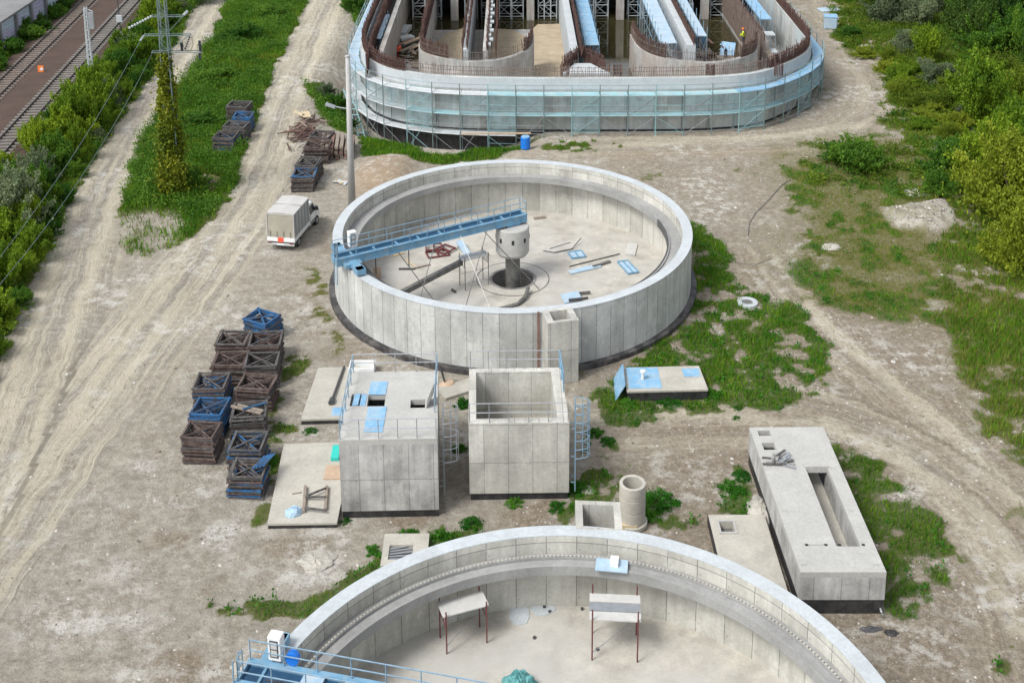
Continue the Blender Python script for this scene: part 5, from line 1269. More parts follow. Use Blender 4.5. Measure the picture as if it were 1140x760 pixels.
for k in range(46):
    x,y=((rng.uniform(-12.3,-9.8),rng.uniform(112,135)) if k%4==0 else (rng.uniform(18.4,25.0),rng.uniform(117,134)) if k%4==1 else (rng.uniform(7,16),rng.uniform(109,112)) if k%4==2 else (rng.uniform(13.4,17),rng.uniform(118,130)))
    tag(MB().obox((x,y,.42+.02*(k%5)),(rng.uniform(.8,2.6),rng.uniform(.1,.35),.08),rng.uniform(0,3)).build('loose_timber',('wood','woodred','ply','rust')[k%4]),'weathered timber piece lying on the wet basin floor',"timber",CL)
for k,(x,y,l_) in enumerate(((20.6,119.0,'bundle of rusty bars behind the right guide wall, left one'),(23.2,121.4,'bundle of rusty bars behind the right guide wall, right one'),(-11.4,116.5,'bundle of rusty bars beside the red canister'))):
    b_=thing('bar_bundle',l_,'bar bundle',(x,y,.4))
    for q in range(9): MB().obox((x+rng.uniform(-.4,.4),y+rng.uniform(-.2,.2),.45+.04*q),(rng.uniform(2,3.4),.05,.05),R(40*k-20)+rng.uniform(-.12,.12)).build('bar','rust',b_)
tag(MB().obox((22.9,126.5,1.3),(1.5,2.2,.06),R(-25),R(58)).build('tilted_sheet','bluefoil'),'tilted light blue panel behind the right guide wall','panel')
# ------------------------------------------------------------------ people
def person(loc,yaw,label,coat,legs,helmet,bend=.15,arm=.4):
    t=thing('person',label,'person',tuple(loc))
    def W(v): 
        q=Matrix.Rotation(yaw,4,'Z')@Vector(v); return q
    hip=Vector((0,0,.92));ch=hip+Vector((0,math.sin(bend)*.42,math.cos(bend)*.42));nk=hip+Vector((0,math.sin(bend)*.58,math.cos(bend)*.58));hd=nk+Vector((0,math.sin(bend)*.2,.16))
    V=[hip,ch,nk,hd+Vector((0,0,.04)),hd+Vector((0,0,.12))];Rd=[.15,.17,.065,.095,.08];E=[(0,1),(1,2),(2,3),(3,4)]
    for s in (-1,1):
        k=len(V); V+=[hip+Vector((s*.1,0,-.05)),Vector((s*.13,.05,.5)),Vector((s*.14,-.02,.08)),Vector((s*.15,.13,.04))];Rd+=[.10,.07,.048,.04];E+=[(0,k),(k,k+1),(k+1,k+2),(k+2,k+3)]
        k=len(V); sh_=ch+Vector((s*.2,0,.06)); el=sh_+Vector((s*.07,math.sin(arm)*.26,-math.cos(arm)*.28)); wr=el+Vector((-s*.03,.2,-.1+.1*arm)); V+=[sh_,el,wr,wr+Vector((-s*.01,.09,-.02))];Rd+=[.07,.05,.035,.04];E+=[(1,k),(k,k+1),(k+1,k+2),(k+2,k+3)]
    m=bpy.data.meshes.new('body');m.from_pydata([tuple(W(v)) for v in V],E,[]);o=bpy.data.objects.new('body',m);COL.objects.link(o);o.parent=t
    sk=o.modifiers.new('skin','SKIN')
    for i,r_ in enumerate(Rd): m.skin_vertices[0].data[i].radius=(r_,r_)
    m.skin_vertices[0].data[0].use_root=True
    sb=o.modifiers.new('sub','SUBSURF');sb.levels=1;sb.render_levels=1
    dg=bpy.context.evaluated_depsgraph_get(); m2=bpy.data.meshes.new_from_object(o.evaluated_get(dg)); o.modifiers.clear(); o.data=m2
    m2.materials.clear()
    for k in (coat,legs,'skin'): m2.materials.append(M[k])
    for p in m2.polygons:
        c=p.center; hz=nk.z-.01
        p.material_index=2 if c.z>hz else (1 if c.z<.93 and (c.x**2+c.y**2)<.12 and c.z<.93 else 0)
        p.use_smooth=True
    h=W(hd+Vector((0,0,.12)))
    g=MB();vs=[];n=14
    for j in range(5):
        ph=math.pi/2*j/4
        for i in range(n): a=2*math.pi*i/n;vs.append((h.x+.125*math.cos(ph)*math.cos(a),h.y+.135*math.cos(ph)*math.sin(a),h.z-.02+.13*math.sin(ph)))
    g.add(vs,[(j*n+i,j*n+(i+1)%n,(j+1)*n+(i+1)%n,(j+1)*n+i) for j in range(4) for i in range(n)]); g.ring(h.x,h.y,.1,.16,h.z-.03,h.z-.01,n=14)
    g.v=[(a+t.location.x,b+t.location.y,c+t.location.z) for a,b,c in g.v]; g.build('helmet',helmet,t)
person((20.3,126.5,1.5),R(200),'worker in blue jacket and white helmet standing behind the right guide wall','workblue','navy','white',.2,.8)
person((22.4,124.5,1.3),R(120),'worker in grey blue overalls bending over beside a tilted panel','bag','navy','bluefoil',1.0,.5)
person((25.05,129.0,1.4),R(80),'worker in yellow vest half hidden by rusty bars at the right partition wall','hivis','navy','orange',.1,.3)
for x_,y_,z_,l_ in ((20.3,126.5,1.5,'low formwork platform under the worker in the blue jacket'),(22.4,124.5,1.3,'low formwork platform under the bending worker')):
    f_=thing('formwork_platform',l_,'platform',(x_,y_,.36)); MB().box(x_-.9,x_+.9,y_-.8,y_+.8,z_-.12,z_).build('platform_deck','wood',f_)
    for a_ in (-.8,.8):
        for b_ in (-.7,.7): MB().tube((x_+a_,y_+b_,.36),(x_+a_,y_+b_,z_-.12),.05,6).build('leg','rust',f_)
tag(MB().box(24.7,25.35,128.2,129.8,.36,1.4).build('formwork_trestle','wood'),'grey formwork block under the worker in the yellow vest','formwork block')

# ================================================================== outer scaffolding
sc=thing('scaffolding','modular scaffolding with boarded walkways wrapped round the outside of the basin','scaffolding',(7.3,104.6,0))
fi=offset(OC,-.30);fo=offset(OC,-1.05)
# resample outer curve every 2.5 m
def resamp(P,step,y1=150):
    P=[np.array(p) for p in P];o=[P[0]];acc=0
    for a,b in zip(P[:-1],P[1:]):
        L=np.linalg.norm(b-a);d=step-acc
        while d<=L: o.append(a+(b-a)*d/L);d+=step
        acc=L-(d-step)
    return [tuple(q) for q in o if q[1]<y1]
ctr=resamp(offset(OC,-.75),2.5,152)
def nrm(i):
    a=np.array(ctr[max(i-1,0)]);b=np.array(ctr[min(i+1,len(ctr)-1)]);e=(b-a)/np.linalg.norm(b-a);return np.array([e[1],-e[0]])
def gz(x,y): return float(height(np.array([x]),np.array([y]))[0])
fr=[];LV=(-.05,1.85,3.75)
for i,c in enumerate(ctr):
    c=np.array(c);n_=nrm(i);a=c+n_*.52;b=c-n_*.52; fr.append((a,b,gz(*a)))
for i,(a,b,z) in enumerate(fr):
    g=MB(); zt=LV[2]+1.05
    g.tube((*a,z),(*a,zt),.045,5);g.tube((*b,z),(*b,zt-.9),.045,5)
    for l in LV:
        if l>z+.4: g.beam((*a,l-.04),(*b,l-.04),.05,.05)
    g.box(a[0]-.1,a[0]+.1,a[1]-.1,a[1]+.1,z-.02,z+.03);g.build('ladder_frame','tealdk' if i%3 else 'teal',sc)
for i in range(len(fr)-1):
    (a,b,z),(c,d,z2)=fr[i],fr[i+1]; px=570+F*a[0]/(a[1])*1.0
    mx=(a[0]+c[0])/2; mat='deckw' if mx<-1.8 else ('deckteal' if mx<20 else ('bluefoil' if a[1]<130 else 'paleblue'))
    if mx<-1.8 and a[1]>113: mat='paleblue'
    for li_,l in enumerate(LV):
        if l<max(z,z2)+.5 : continue
        e=(np.array(c)-np.array(a));e=e/np.linalg.norm(e)*.03
        dm=mat if li_==2 else ('deckw' if li_==0 else ('deckteal' if mx>-10 else 'deckw')); hf=.0 if li_==2 else .02
        g=MB().quadprism([tuple(np.array(a)+e),tuple(np.array(c)-e),tuple(np.array(d)-e),tuple(np.array(b)+e)],l,l+.05)
        g.build('walkway_deck',dm,sc)
    g=MB()
    for l in LV[1:]+((LV[0],) if min(z,z2)<-.9 else ()):
        for q in (.5,1.0): g.beam((*a,l+q),(*c,l+q),.04,.04)
    g.beam((*a,max(z,z2)+.35),(*c,max(z,z2)+.35),.04,.04)
    if i%2==0:
        for l0,l1 in ((max(z,-.05 if z>-.5 else z),1.85),(1.85,3.75)): g.beam((*a,l0+.05),(*c,l1),.04,.04)
        if z<-.9: g.beam((*c,z+.1),(*a,-.1),.04,.04)
    else: g.beam((*c,.1 if z>-.5 else z),(*a,1.8 if z>-.5 else -.1),.035,.035)
    g.build('guard_rail_bay','galv' if i%3 else 'teal',sc)
    if i%4!=3:
        for l in ((1.95,),(0.35,))[(i*7)%5==0 and 0 or 0]+(() if i%3 else (.3,)): MB().add([(*(np.array(a)*.98+np.array(b)*.02),l),(*(np.array(c)*.98+np.array(d)*.02),l),(*(np.array(c)*.98+np.array(d)*.02),l+1.75),(*(np.array(a)*.98+np.array(b)*.02),l+1.75)],[(0,1,2,3)]).build('debris_net','net',sc)
for (a,b) in (((517,150),(600,150)),): 
    x0,y0=-4.6,104.55; tag(MB().box(x0,x0+6.2,y0-.3,y0,.42,.5).build('long_plank','ply'),'long reddish plank tied low on the front of the scaffolding','plank')
s=thing('scaffold_stair','diagonal teal access stair on the left side of the scaffolding','stair',(-16.8,113,-1)); 
for k in range(2): MB().beam((-15.9-.6*k,115.0,1.2),(-13.6-.6*k,108.4,-1.8),.07,.16).build('stringer','teal',s)
for k in range(9): 
    f=(k+.5)/9; MB().box(-16.5+2.3*f,-15.9+2.3*f,115-6.6*f-.12,115-6.6*f+.12,1.2-3.0*f,1.24-3.0*f).build('tread','teal',s)
# ================================================================== vegetation
nr=np.random.default_rng(11)
def leafmesh(name,C,size,mat,up=.3,aspect=1.6):
    """C: (n,3) leaf centres; each leaf one bent quad"""
    n=len(C); u=nr.normal(size=(n,3)); u[:,2]+=up*2; u/=np.linalg.norm(u,axis=1)[:,None]
    r=nr.normal(size=(n,3)); v=np.cross(u,r); v/=np.linalg.norm(v,axis=1)[:,None]+1e-9
    s=(size*nr.uniform(.6,1.4,n))[:,None]
    P=np.stack([C-v*s*.5,C+u*s*aspect*.45-v*s*.12*0,C+v*s*.5,C-u*s*aspect*.45],1).reshape(-1,3)
    me=bpy.data.meshes.new(name);me.vertices.add(4*n);me.vertices.foreach_set('co',P.ravel());me.loops.add(4*n);me.loops.foreach_set('vertex_index',np.arange(4*n));me.polygons.add(n);me.polygons.foreach_set('loop_start',np.arange(n)*4);me.polygons.foreach_set('loop_total',np.full(n,4));me.update(calc_edges=True);me.materials.append(M[mat]);return me
def crown_pts(n,kind,seed):
    r=np.random.default_rng(seed); k=int(r.integers(11,17)); C=[]
    if kind=='willow':
        for i in range(k*3):
            a=r.uniform(0,6.28);q=r.uniform(0,1)**.6; lean=np.array([math.cos(a)*q*.85,math.sin(a)*q*.85]); h=1.15-.45*q+r.uniform(-.1,.1)
            m=n//(k*3); f=r.uniform(.12,1,m)**.8; base=np.stack([lean[0]*f**1.2,lean[1]*f**1.2,h*f],1); C.append(base+r.normal(size=(m,3))*np.array([.055,.055,.05])*(1.3-f[:,None]*.6))
    elif kind=='column':
        m=n; z=r.uniform(0,1,m); a=r.uniform(0,6.28,m); rad=(1-.55*z)*(.75+.35*np.sin(a*3+z*17)*.4+r.normal(size=m)*.12); C.append(np.stack([np.cos(a)*rad,np.sin(a)*rad,z],1))
    elif kind=='low':
        for i in range(26):
            a=r.uniform(0,6.28);q=r.uniform(0,1)**.7; hh=(1-q*.75)*r.uniform(.4,1.0); m=n//26; C.append(np.stack([math.cos(a)*q+r.normal(size=m)*.13,math.sin(a)*q+r.normal(size=m)*.13,hh*r.uniform(.1,1,m)],1))
    else:
        cs=[]
        for i in range(k):
            a=r.uniform(0,6.28);q=r.uniform(0,.78);z=r.uniform(.22,.92) if kind!='tree' else r.uniform(.35,.95)
            q*=math.sqrt(max(.15,1-((z-.45)/.6)**2)); cs.append((math.cos(a)*q,math.sin(a)*q,z,r.uniform(.2,.38)))
        w=np.array([c[3]**2 for c in cs]);w/=w.sum()
        for c,ww in zip(cs,w):
            m=int(n*ww); d=r.normal(size=(m,3));d/=np.linalg.norm(d,axis=1)[:,None]; rr=c[3]*(r.uniform(.35,1,m)**.35)*(1+.18*np.sin(d[:,0]*7+c[2]*9)+r.normal(size=m)*.09)
            C.append(np.array(c[:3])+d*rr[:,None]*np.array([1,1,.72]))
        for i in range(26):
            m=n//75;a=r.uniform(0,6.28);e=r.uniform(.15,1.35);f=r.uniform(.55,1.0,m);L=r.uniform(1.05,1.3);d=np.array([math.cos(a)*math.cos(e),math.sin(a)*math.cos(e),math.sin(e)*1.0]);C.append(f[:,None]*d[None]*L*np.array([1,1,.95])+np.array([0,0,.12])+r.normal(size=(m,3))*.035)
        m=n//9; C.append(np.stack([r.normal(size=m)*.42,r.normal(size=m)*.42,r.uniform(.02,.5,m)],1))
    C=np.concatenate(C); C[:,2]=np.maximum(C[:,2],.01); return C
def make_plant(name,kind,n,leaf,mat,seed,H_=1.,label=None,cat='bush',trunk=True):
    """unit plant: radius 1, height 1, scaled on placing"""
    t=thing(name,label,cat,(0,0,0)); me=leafmesh('crown',crown_pts(n,kind,seed),leaf,mat); o=bpy.data.objects.new('crown',me);COL.objects.link(o);o.parent=t
    r=random.Random(seed);g=MB()
    ns=1 if kind=='tree' else 5
    for i in range(ns):
        a=r.uniform(0,6.28);q=.05 if ns==1 else r.uniform(.1,.5); p=(0,0,-.03);m_=(math.cos(a)*q*.4,math.sin(a)*q*.4,.35);e=(math.cos(a)*q,math.sin(a)*q,.8)
        g.tube(p,m_,.035 if ns==1 else .02,6,.022 if ns==1 else .014);g.tube(m_,e,.022 if ns==1 else .014,5,.006)
        if ns==1:
            for k in range(5):
                b=r.uniform(0,6.28); g.tube((m_[0],m_[1],.3+.08*k),(math.cos(b)*.5,math.sin(b)*.5,.55+.08*k),.014,5,.004)
    g.build('trunk' if ns==1 else 'stems','bark',t,loc=None) if False else None
    me2=bpy.data.meshes.new('stems');me2.from_pydata(g.v,[],g.f);me2.materials.append(M['bark']);o=bpy.data.objects.new('trunk' if ns==1 else 'stems',me2);COL.objects.link(o);o.parent=t
    return t
PROT={}
def proto(key,*a,**k):
    PROT[key]=[make_plant(*a,seed=s*31+7,**k) for s in range(3)]
proto('yel','bush','round',15000,.042,'bush1',cat='bush');proto('grn','bush','round',15000,.042,'bush2',cat='bush');proto('gry','bush','round',12000,.042,'bush3',cat='bush')
proto('wil','willow_bush','willow',15000,.036,'bush1',cat='bush');proto('olv','bush','round',17000,.035,'bush5',cat='bush');proto('drk','tree','tree',17000,.038,'bush4',cat='tree');proto('mid','tree','tree',17000,.038,'bush2',cat='tree')
proto('sml','shrub','low',2600,.085,'weed',cat='shrub')
usedP=set()
def plant(key,x,y,rad,h,label,group=None,cat=None,z=None):
    v=rng.randrange(3);o=PROT[key][v];rz=rng.uniform(0,6.28); z=gz(x,y)-.05 if z is None else z
    if (key,v) in usedP: o=copytree(o,(x,y,z),rz,(rad,rad*rng.uniform(.85,1.1),h))
    else: usedP.add((key,v));o.location=(x,y,z);o.rotation_euler=(0,0,rz);o.scale=(rad,rad,h)
    o['label']=label
    if group:o['group']=group
    elif 'group' in o: del o['group']
    if cat:o['category']=cat
    return o
def scatter(poly,dmin,n,seed,margin=0):
    P=np.array(poly);lo=P.min(0);hi=P.max(0);r=np.random.default_rng(seed);o=[]
    for _ in range(n*40):
        x,y=r.uniform(lo[0],hi[0]),r.uniform(lo[1],hi[1])
        if float(sdpoly(np.array([x]),np.array([y]),poly)[0])<margin: continue
        if all((x-a)**2+(y-b)**2>dmin**2 for a,b in o): o.append((x,y))
        if len(o)>=n: break
    return o
# belt between railway and road
BELT=GL([(-30,430),(-30,225),(0,205),(38,160),(86,112),(120,68),(158,30),(186,-15),(225,-25),(196,28),(168,75),(135,120),(100,175),(72,228),(46,285),(18,350),(2,395)])
for i,(x,y) in enumerate(scatter(BELT,2.0,105,5)):
    d=float(sdpoly(np.array([x]),np.array([y]),BELT)[0]); r=rng.random(); e=min(1,.45+d*.22)
    if i%9==0: plant('gry',x,y,rng.uniform(1.5,2.2)*e,rng.uniform(2.4,3.4)*e,'grey green feathery bush in the belt between railway and dirt road','grey green bushes in the railway belt')
    elif r<.62: plant('yel' if r<.4 else 'wil',x,y,rng.uniform(1.9,2.9)*e,rng.uniform(3.0,4.8)*e,'yellow green bush in the belt between railway and dirt road','yellow green bushes in the railway belt')
    else: plant('grn',x,y,rng.uniform(1.5,2.3)*e,rng.uniform(2.2,3.4)*e,'deep green bush in the belt between railway and dirt road','deep green bushes in the railway belt')
p=at(12,268);plant('gry',p.x,p.y,3.1,4.4,'large blue grey shrub at the left edge of the belt, nearest of its colour')
p=at(222,12);plant('grn',p.x-1.5,p.y+4,2.6,4.2,'dark drooping bush over the far bend of the left dirt road')
# behind railway
for i,(x,y) in enumerate(scatter(GL([(-60,95),(0,62),(15,48),(60,-5),(92,-8),(45,38),(0,78),(-60,120)]),1.8,34,8)):
    plant('grn',x,y,rng.uniform(1.0,1.7),rng.uniform(.9,1.9),'low green bush between the graffiti building and the track','low bushes beside the graffiti building')
# island
ISL=PG['island']
for i,(px,py,k,r_,h,l) in enumerate(((215,215,'grn',1.5,1.8,'leafy green bush at the foot of the creeper column'),(178,215,'grn',1.2,1.2,'low green bush left of the creeper column'),(272,45,'grn',2.4,1.7,'dark green bush high on the grassy island'),(225,140,'grn',2.0,1.3,'rounded dark bush left of the blue frame stacks'),(300,20,'grn',2.0,1.4,'green bush near the far end of the grassy island'),(245,90,'grn',2.2,1.4,'broad dark bush in the middle of the grassy island'))):
    p=at(px,py);plant(k,p.x,p.y,r_,h,l)
# creeper column
iv=thing('creeper_column','tall column of yellow green creeper climbing the pylon','climbing plant',(PX,PY,0))
C=crown_pts(26000,'column',5); zz=C[:,2]; C[:,0]*=1.22;C[:,1]*=1.22; k=(1.0-.30*zz)*(1+.9*np.abs(nr.normal(size=len(zz)))**3*.06)*(1+.22*np.sin(zz*31)*np.sin(np.arctan2(C[:,1],C[:,0])*2+zz*13)); C[:,0]*=k;C[:,1]*=k; C[:,2]=zz*12.0
C[:,0]+=-.15+.25*np.sin(zz*9)*.4
me=leafmesh('foliage',C,.16,'ivy');o=bpy.data.objects.new('foliage',me);COL.objects.link(o);o.parent=iv
g=MB();
for a in range(4): g.tube((PX+.5*math.cos(a*1.6),PY+.5*math.sin(a*1.6),0),(PX+.3*math.cos(a),PY+.3*math.sin(a),10),.06,6,.02)
g.build('stems','bark',iv)
# right side woodland and meadow shrubs
WOOD=GL([(940,-6),(985,22),(1030,40),(1075,55),(1110,62),(1140,95),(1220,140),(1260,-40),(930,-40)])
for i,(x,y) in enumerate(scatter(WOOD,3.6,70,21)):
    r=rng.random()
    if r<.55: plant('drk',x,y,rng.uniform(2.6,3.8),rng.uniform(4.5,7.5),'dark green tree in the wood at the upper right','dark trees in the upper right wood',z=-.2)
    elif r<.85: plant('mid',x,y,rng.uniform(2.4,3.4),rng.uniform(4,6.5),'mid green tree in the wood at the upper right','mid green trees in the upper right wood',z=-.2)
    else: plant('gry',x,y,rng.uniform(1.8,2.6),rng.uniform(3,4.5),'grey green bush at the edge of the upper right wood','grey green bushes at the wood edge')
BIG=[(1084,140,'wil',3.6,6.6,'tall feathery bright green bush in the right meadow'),(1030,70,'wil',2.4,4.0,'feathery bush where the right meadow meets the wood'),
(1128,245,'olv',4.2,6.0,'huge rounded olive green bush at the right edge, the lower one'),(1105,215,'yel',3.6,5.0,'huge rounded yellow green bush at the right edge'),(1150,205,'yel',4.0,6.0,'yellow green bush cut by the right edge of the photo'),(1142,300,'olv',2.8,4.4,'olive bush at the right edge below the huge rounded ones'),
(1062,195,'grn',2.6,2.8,'dark rounded bush left of the huge yellow green one'),(955,188,'grn',2.6,2.3,'bushy dark green shrub on the mound right of the tank'),(935,178,'grn',1.6,1.3,'low green shrub touching the bushy dark shrub'),
(1045,215,'grn',1.5,1.6,'small dark bush in front of the dark rounded bush'),(985,25,'gry',2.6,3.8,'pale grey green bush at the top right beside the track bend'),(945,42,'grn',1.4,1.2,'low green shrub beside the light blue container'),
(1040,95,'gry',1.8,2.0,'straw coloured bush in the upper meadow'),(1010,55,'gry',1.7,2.0,'light flowering bush in the upper meadow'),(1128,150,'yel',2.6,3.4,'yellow green bush above the huge rounded bush'),(1110,95,'olv',2.6,3.0,'olive bush below the dark wood'),
(1095,60,'grn',2.8,3.8,'green bush in front of the dark wood at the right'),(1137,120,'olv',2.6,3.4,'olive bush at the right edge under the wood'),(1055,120,'olv',2.0,1.8,'low olive bush left of the tall feathery one'),(1120,185,'wil',2.6,3.4,'feathery bush between the two huge ones')]
for px,py,k,r_,h,l in BIG:
    x,y=G(px,py);plant(k,x,y,r_,h,l)
for i,(x,y) in enumerate(scatter(GL([(960,62),(1010,60),(1140,120),(1140,180),(1060,200),(1035,165),(1010,125),(985,80)]),2.2,42,33)):
    plant(('olv','yel','gry','olv')[i%4],x,y,rng.uniform(.9,1.7),rng.uniform(.8,1.7),('olive','yellow green','straw grey','olive')[i%4]+' low shrub in the upper right meadow',('olive','yellow green','straw grey','olive')[i%4]+' low shrubs in the meadow')
# bushes at the pit and by the basin
for i,(px,py,r_,h) in enumerate(((375,110,1.6,1.8),(362,100,1.2,1.2),(385,132,1.3,1.3),(398,12,2.4,2.2),(415,5,2.0,2.0))):
    p=at(px,py);plant('grn' if i!=1 else 'gry',p.x,p.y,r_,h,('shaggy bush between the dirt road and the left side of the basin' if i<3 else 'green bush left of the basin at the top of the photo'),'bushes left of the basin low' if i<3 else 'bushes left of the basin top')
# small leafy weeds round the works : one ground cover
def stuffleaves(name,label,mat,pts,size,cat='weeds',up=.5):
    me=leafmesh(name,pts,size,mat,up);o=bpy.data.objects.new(name,me);COL.objects.link(o);tag(o,label,cat,kind='stuff')
def clear_of_stacks(x,y):
    ok=np.ones(x.shape,bool)
    for h_,bl_,w_,d_,*_ in ST: ok&=~((x>bl_[0]-.25)&(x<bl_[0]+w_+.2)&(y>bl_[1]-1.3)&(y<bl_[1]+d_+.1))
    g_=G(225,206);ok&=np.hypot((x-g_[0])/1.6,(y-g_[1])/2.2)>1
    return ok
def sample(n,x0,x1,y0,y1,seed):
    r=np.random.default_rng(seed);return r.uniform(x0,x1,n),r.uniform(y0,y1,n),r
def blades(name,label,mat,n,box,want,hscale,seed,wid=.028,cat='grass'):
    x,y,r=sample(n,*box,seed);v,l,ta,tr_,*_=fields(x,y); ok=(r.uniform(0,1,n)<np.clip(want(v,l)*(1-.8*tr_),0,1))&~((np.hypot(x-T1[0],y-T1[1])<12.35)|(np.hypot(x-T2[0],y-T2[1])<12.2)|(sdpoly(x,y,OC)>-.2))
    for bx0,bx1,by0,by1 in ((-8.5,-3.6,52.2,58.5),(-2.4,2.75,53.5,58.7),(11.9,16.1,45.6,56.6),(9.2,12.3,45,51.9),(6.2,11.1,62.2,65.1),(-12.3,-8.5,51.4,58.2),(-11.8,-9,60.1,65.7),(-6.2,-4,48.3,50.7),(2.5,4.8,46,48.3),(5,6.3,51.2,52.4),(-57.2,-41,60,200)):
        if bx0<-50: 
            l1=-51.75-.08*(y-121)-2.6;r1=-44.95-.074*(y-104)+2.2; ok&=~((x>l1)&(x<r1))
        else: ok&=~((x>bx0)&(x<bx1)&(y>by0)&(y<by1))
    ok&=clear_of_stacks(x,y);x,y,v,l,ta=[q[ok] for q in (x,y,v,l,ta)];n=len(x);z=height(x,y)-.03
    hh=hscale*(.25+ta)*r.uniform(.5,1.3,n);a=r.uniform(0,6.28,n);ln=r.uniform(0,.55,n)*hh;b=r.uniform(0,6.28,n); w_=wid*(1+hh)*r.uniform(.7,1.5,n)*(1+(y-50)/90)
    P=np.stack([np.stack([x-np.cos(a)*w_,y-np.sin(a)*w_,z],1),np.stack([x+np.cos(a)*w_,y+np.sin(a)*w_,z],1),np.stack([x+np.cos(b)*ln,y+np.sin(b)*ln,z+hh],1)],1).reshape(-1,3)
    me=bpy.data.meshes.new(name);me.vertices.add(3*n);me.vertices.foreach_set('co',P.ravel());me.loops.add(3*n);me.loops.foreach_set('vertex_index',np.arange(3*n));me.polygons.add(n);me.polygons.foreach_set('loop_start',np.arange(n)*3);me.polygons.foreach_set('loop_total',np.full(n,3));me.update(calc_edges=True);me.materials.append(M[mat])
    o=bpy.data.objects.new(name,me);COL.objects.link(o);tag(o,label,cat,kind='stuff');print(name,n)
blades('grass','lush green grass of the verges, the island and the weedy patches','grass',1700000,(-62,66,44,160),lambda v,l:v*v*np.clip(l*1.3,0,1),.5,1,.02)
blades('dry_grass','yellowish dry grass of the right meadow and the bare ground','grassdry',1500000,(-62,66,44,160),lambda v,l:v*v*np.clip(1.05-l*1.1,0.05,1)*.85,.5,2,.02)
# weeds: clumpy broad leaves in the lush zones near the works
x,y,r=sample(26000,-18,33,42,104,5);v,l,ta,*_=fields(x,y)
ok=(v>.5)&(l>.72)&(np.hypot(x-T1[0],y-T1[1])>12.5)&(np.hypot(x-T2[0],y-T2[1])>12.3)&(r.uniform(0,1,len(x))<.55*sst(.45,.6,fbm(x*1.3,y*1.3,71)))
for bx0,bx1,by0,by1 in ((-8.6,-3.5,52.1,58.6),(-2.5,2.8,53.4,58.8),(11.8,16.2,45.5,56.7),(9.1,12.4,44.9,52),(6.1,11.2,62.1,65.2),(-12.4,-8.5,51.3,58.3),(-11.9,-9,60,65.8),(2.4,4.9,46,48.5)): ok&=~((x>bx0)&(x<bx1)&(y>by0)&(y<by1))
x,y=x[ok],y[ok];n=len(x);k=9;zz=height(x,y)
C=np.stack([np.repeat(x,k),np.repeat(y,k),np.repeat(zz,k)],1)+r.normal(size=(n*k,3))*np.array([.13,.13,0])+np.stack([np.zeros(n*k),np.zeros(n*k),r.uniform(.03,.42,n*k)*np.repeat(r.uniform(.4,1.2,n),k)],1)
def herb(n,box,seed,cond,hh,mat,name,label,size,k=10,sp=.22):
    x,y,r=sample(n,*box,seed);v,l,ta,*_=fields(x,y);cl=fbm(x*.45,y*.45,seed+70);ok=(v>.55)&cond(v,l,cl,x,y)&(sdpoly(x,y,OC)<-.4)
    l1=-51.75-.08*(y-121)-2.8;r1=-44.95-.074*(y-104)+2.4; ok&=~((x>l1)&(x<r1))&(x>-56.5)
    ok&=clear_of_stacks(x,y);x,y,cl=x[ok],y[ok],cl[ok];n=len(x);zz=height(x,y);H2=hh*(.35+1.6*np.clip(cl-.4,0,.5))*r.uniform(.6,1.3,n)
    C=np.stack([np.repeat(x,k),np.repeat(y,k),np.repeat(zz,k)],1)+r.normal(size=(n*k,3))*np.array([sp,sp,0]); C[:,2]+=np.repeat(H2,k)*r.uniform(.1,1,n*k)
    stuffleaves(name,label,mat,C,size);print(name,n*k)
herb(30000,(-48,-14,84,160),3,lambda v,l,c,x,y:(l>.55)&(c>.40),1.5,'bush2','nettles','dark green nettles and tall herbs massed on the grassy island and verge',.10,16)
herb(22000,(-48,-14,84,160),9,lambda v,l,c,x,y:(l>.4)&(c>.5),1.2,'grass','tall_herbs','bright green tall herbs mixed through the island grass',.085,13)
herb(52000,(24,66,58,158),5,lambda v,l,c,x,y:(v>.7)&(c>.42)&(y>78+20*fbm(x*.2,y*.2,8)),1.2,'bush5','meadow_herbs','olive and yellow herbs standing in the right meadow',.12,8)
herb(26000,(24,66,58,158),6,lambda v,l,c,x,y:(v>.7)&(c<.50)&(c>.3)&(y>78+20*fbm(x*.2,y*.2,8)),1.3,'bush2','green_meadow_herbs','darker green herbs between the shrubs of the right meadow',.13,8)
stuffleaves('weeds','bright green broad leaved weeds growing round the concrete works','weed',C,.10)
print('weeds',len(C))
# specific weed shrubs
for i,(px,py,r_,h) in enumerate(((735,560,.9,.7),(722,575,.6,.55),(815,545,.7,.6),(826,530,.5,.5),(525,583,.5,.5),(573,560,.45,.45),(620,565,.5,.45),(640,565,.4,.4),(700,450,.6,.5),(745,447,.7,.5),(790,440,.6,.6),(663,483,.5,.5),(676,492,.45,.4),(515,450,.5,.6),(493,598,.5,.6),(455,595,.5,.45),(415,613,.4,.4),(336,577,.35,.3),(385,580,.3,.3),(822,455,.3,.25),(820,465,.25,.2),(800,440,.35,.4),(640,545,.6,.6),(512,500,.4,.5),(300,515,.5,.4),(345,480,.4,.3))):
    p=at(px,py);plant('sml',p.x,p.y,r_,h*1.0,'small leafy weed clump rooted beside the concrete chambers and slabs','weed clumps beside the concrete works')
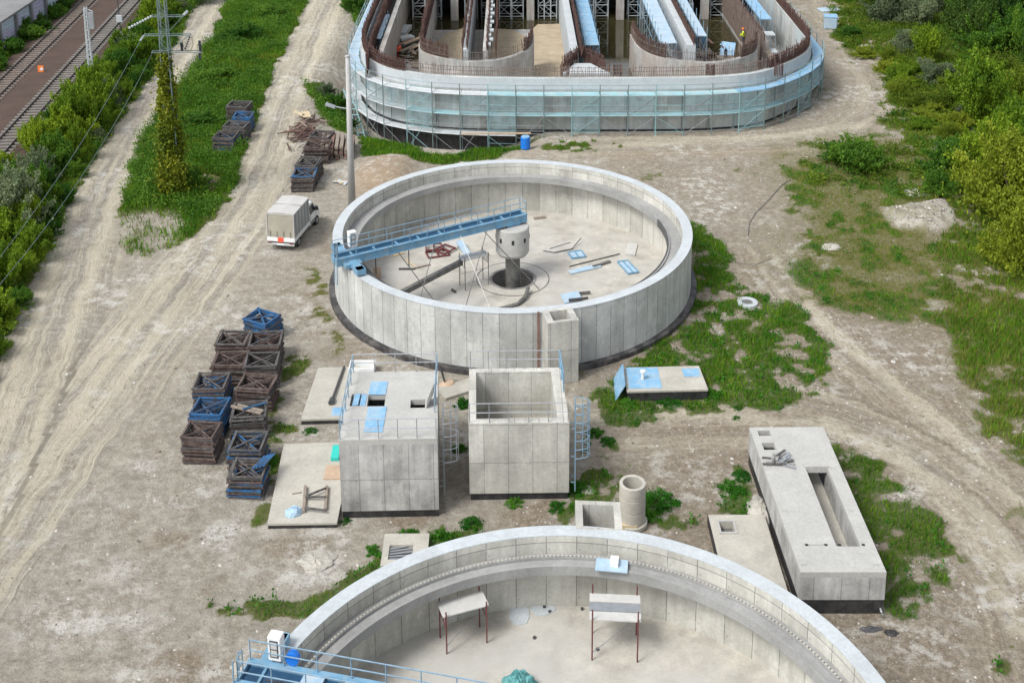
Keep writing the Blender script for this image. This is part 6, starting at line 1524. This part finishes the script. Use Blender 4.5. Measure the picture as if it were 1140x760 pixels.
# ================================================================== stones
x,y,r=sample(52000,-40,40,40,120,9);v,l,ta,tr_,dr_,br,sn,wh,rk_=fields(x,y)
ok=(v<.4)&(r.uniform(0,1,len(x))<np.clip(.22+.5*br+.6*rk_+.5*wh-.15*tr_,0,1))&(np.hypot(x-T1[0],y-T1[1])>12.4)&(np.hypot(x-T2[0],y-T2[1])>12.2)&(sdpoly(x,y,OC)<-.3)
for bx0,bx1,by0,by1 in ((-8.5,-3.6,52.2,58.5),(-2.4,2.75,53.5,58.7),(11.9,16.1,45.6,56.6),(9.2,12.3,45,51.9),(6.2,11.1,62.2,65.1),(-12.3,-8.5,51.4,58.2),(-11.8,-9,60.1,65.7)): ok&=~((x>bx0)&(x<bx1)&(y>by0)&(y<by1))
x,y=x[ok],y[ok];n=len(x);z=height(x,y);s_=.022+.05*r.uniform(0,1,n)**2+.09*r.uniform(0,1,n)**14+.05*rk_[ok]
O=np.array([[1,0,0],[0,1,0],[-1,0,0],[0,-1,0],[0,0,.7],[.6,.6,.4]],float);Fc=[(0,1,5),(0,5,4),(5,1,4),(1,2,4),(2,3,4),(3,0,4)]
ang=r.uniform(0,6.28,n);ca,sa=np.cos(ang),np.sin(ang);js=r.uniform(.6,1.4,(n,6,1));V=O[None]*js*s_[:,None,None]
V=np.stack([V[...,0]*ca[:,None]-V[...,1]*sa[:,None]+x[:,None],V[...,0]*sa[:,None]+V[...,1]*ca[:,None]+y[:,None],V[...,2]+z[:,None]],-1).reshape(-1,3)
fs=(np.array(Fc)[None]+6*np.arange(n)[:,None,None]).reshape(-1,3)
me=bpy.data.meshes.new('stones');me.vertices.add(len(V));me.vertices.foreach_set('co',V.ravel());me.loops.add(fs.size);me.loops.foreach_set('vertex_index',fs.ravel());me.polygons.add(len(fs));me.polygons.foreach_set('loop_start',np.arange(len(fs))*3);me.polygons.foreach_set('loop_total',np.full(len(fs),3));me.update(calc_edges=True)
m,nn,b=newmat('stone');g_=N(nn,'ShaderNodeNewGeometry');rp=N(nn,'ShaderNodeValToRGB')
for i,c in enumerate(((.13,.11,.09,1),(.50,.475,.43,1))): rp.color_ramp.elements[i].color=c
nn.links.new(g_.outputs['Random Per Island'],rp.inputs[0]);nn.links.new(rp.outputs[0],b.inputs['Base Color']);b.inputs['Roughness'].default_value=.9;me.materials.append(m)
o=bpy.data.objects.new('stones',me);COL.objects.link(o);tag(o,'loose pale and dark stones strewn over the bare ground','stones',kind='stuff')
# larger rubble pieces lying about
for i,(px,py,s,l) in enumerate(((268,742,.55,'white concrete lump beside the near bridge end'),(352,625,1.0,'large pale concrete spill heap left of the small chamber'),(377,640,.5,'pale rubble piece below the large spill heap'),(925,275,.8,'grey rubble mound in the weeds right of the tank'),(400,685,.3,'small white stone by the green patch'),(652,545,.5,'flat rock left of the concrete shaft rings'),(1020,215,1.1,'flat pale rubble behind the gravel heap'),(268,288,.35,'white stone near the truck'),(335,210,.01,'x'))):
    if l=='x': continue
    p=at(px,py);lab=l; tag(lump(MB(),(p.x,p.y,gz(p.x,p.y)-.02),s,s*.8,s*.22,i+20,26,9,.55).build('concrete_lump','rock'),lab,'rubble')
# drop unused prototypes
for key,L in PROT.items():
    for v,o in enumerate(L):
        if (key,v) not in usedP:
            for c in list(o.children): bpy.data.objects.remove(c)
            bpy.data.objects.remove(o)
for k,o in FM.items():
    if k not in used_proto: bpy.data.objects.remove(o)
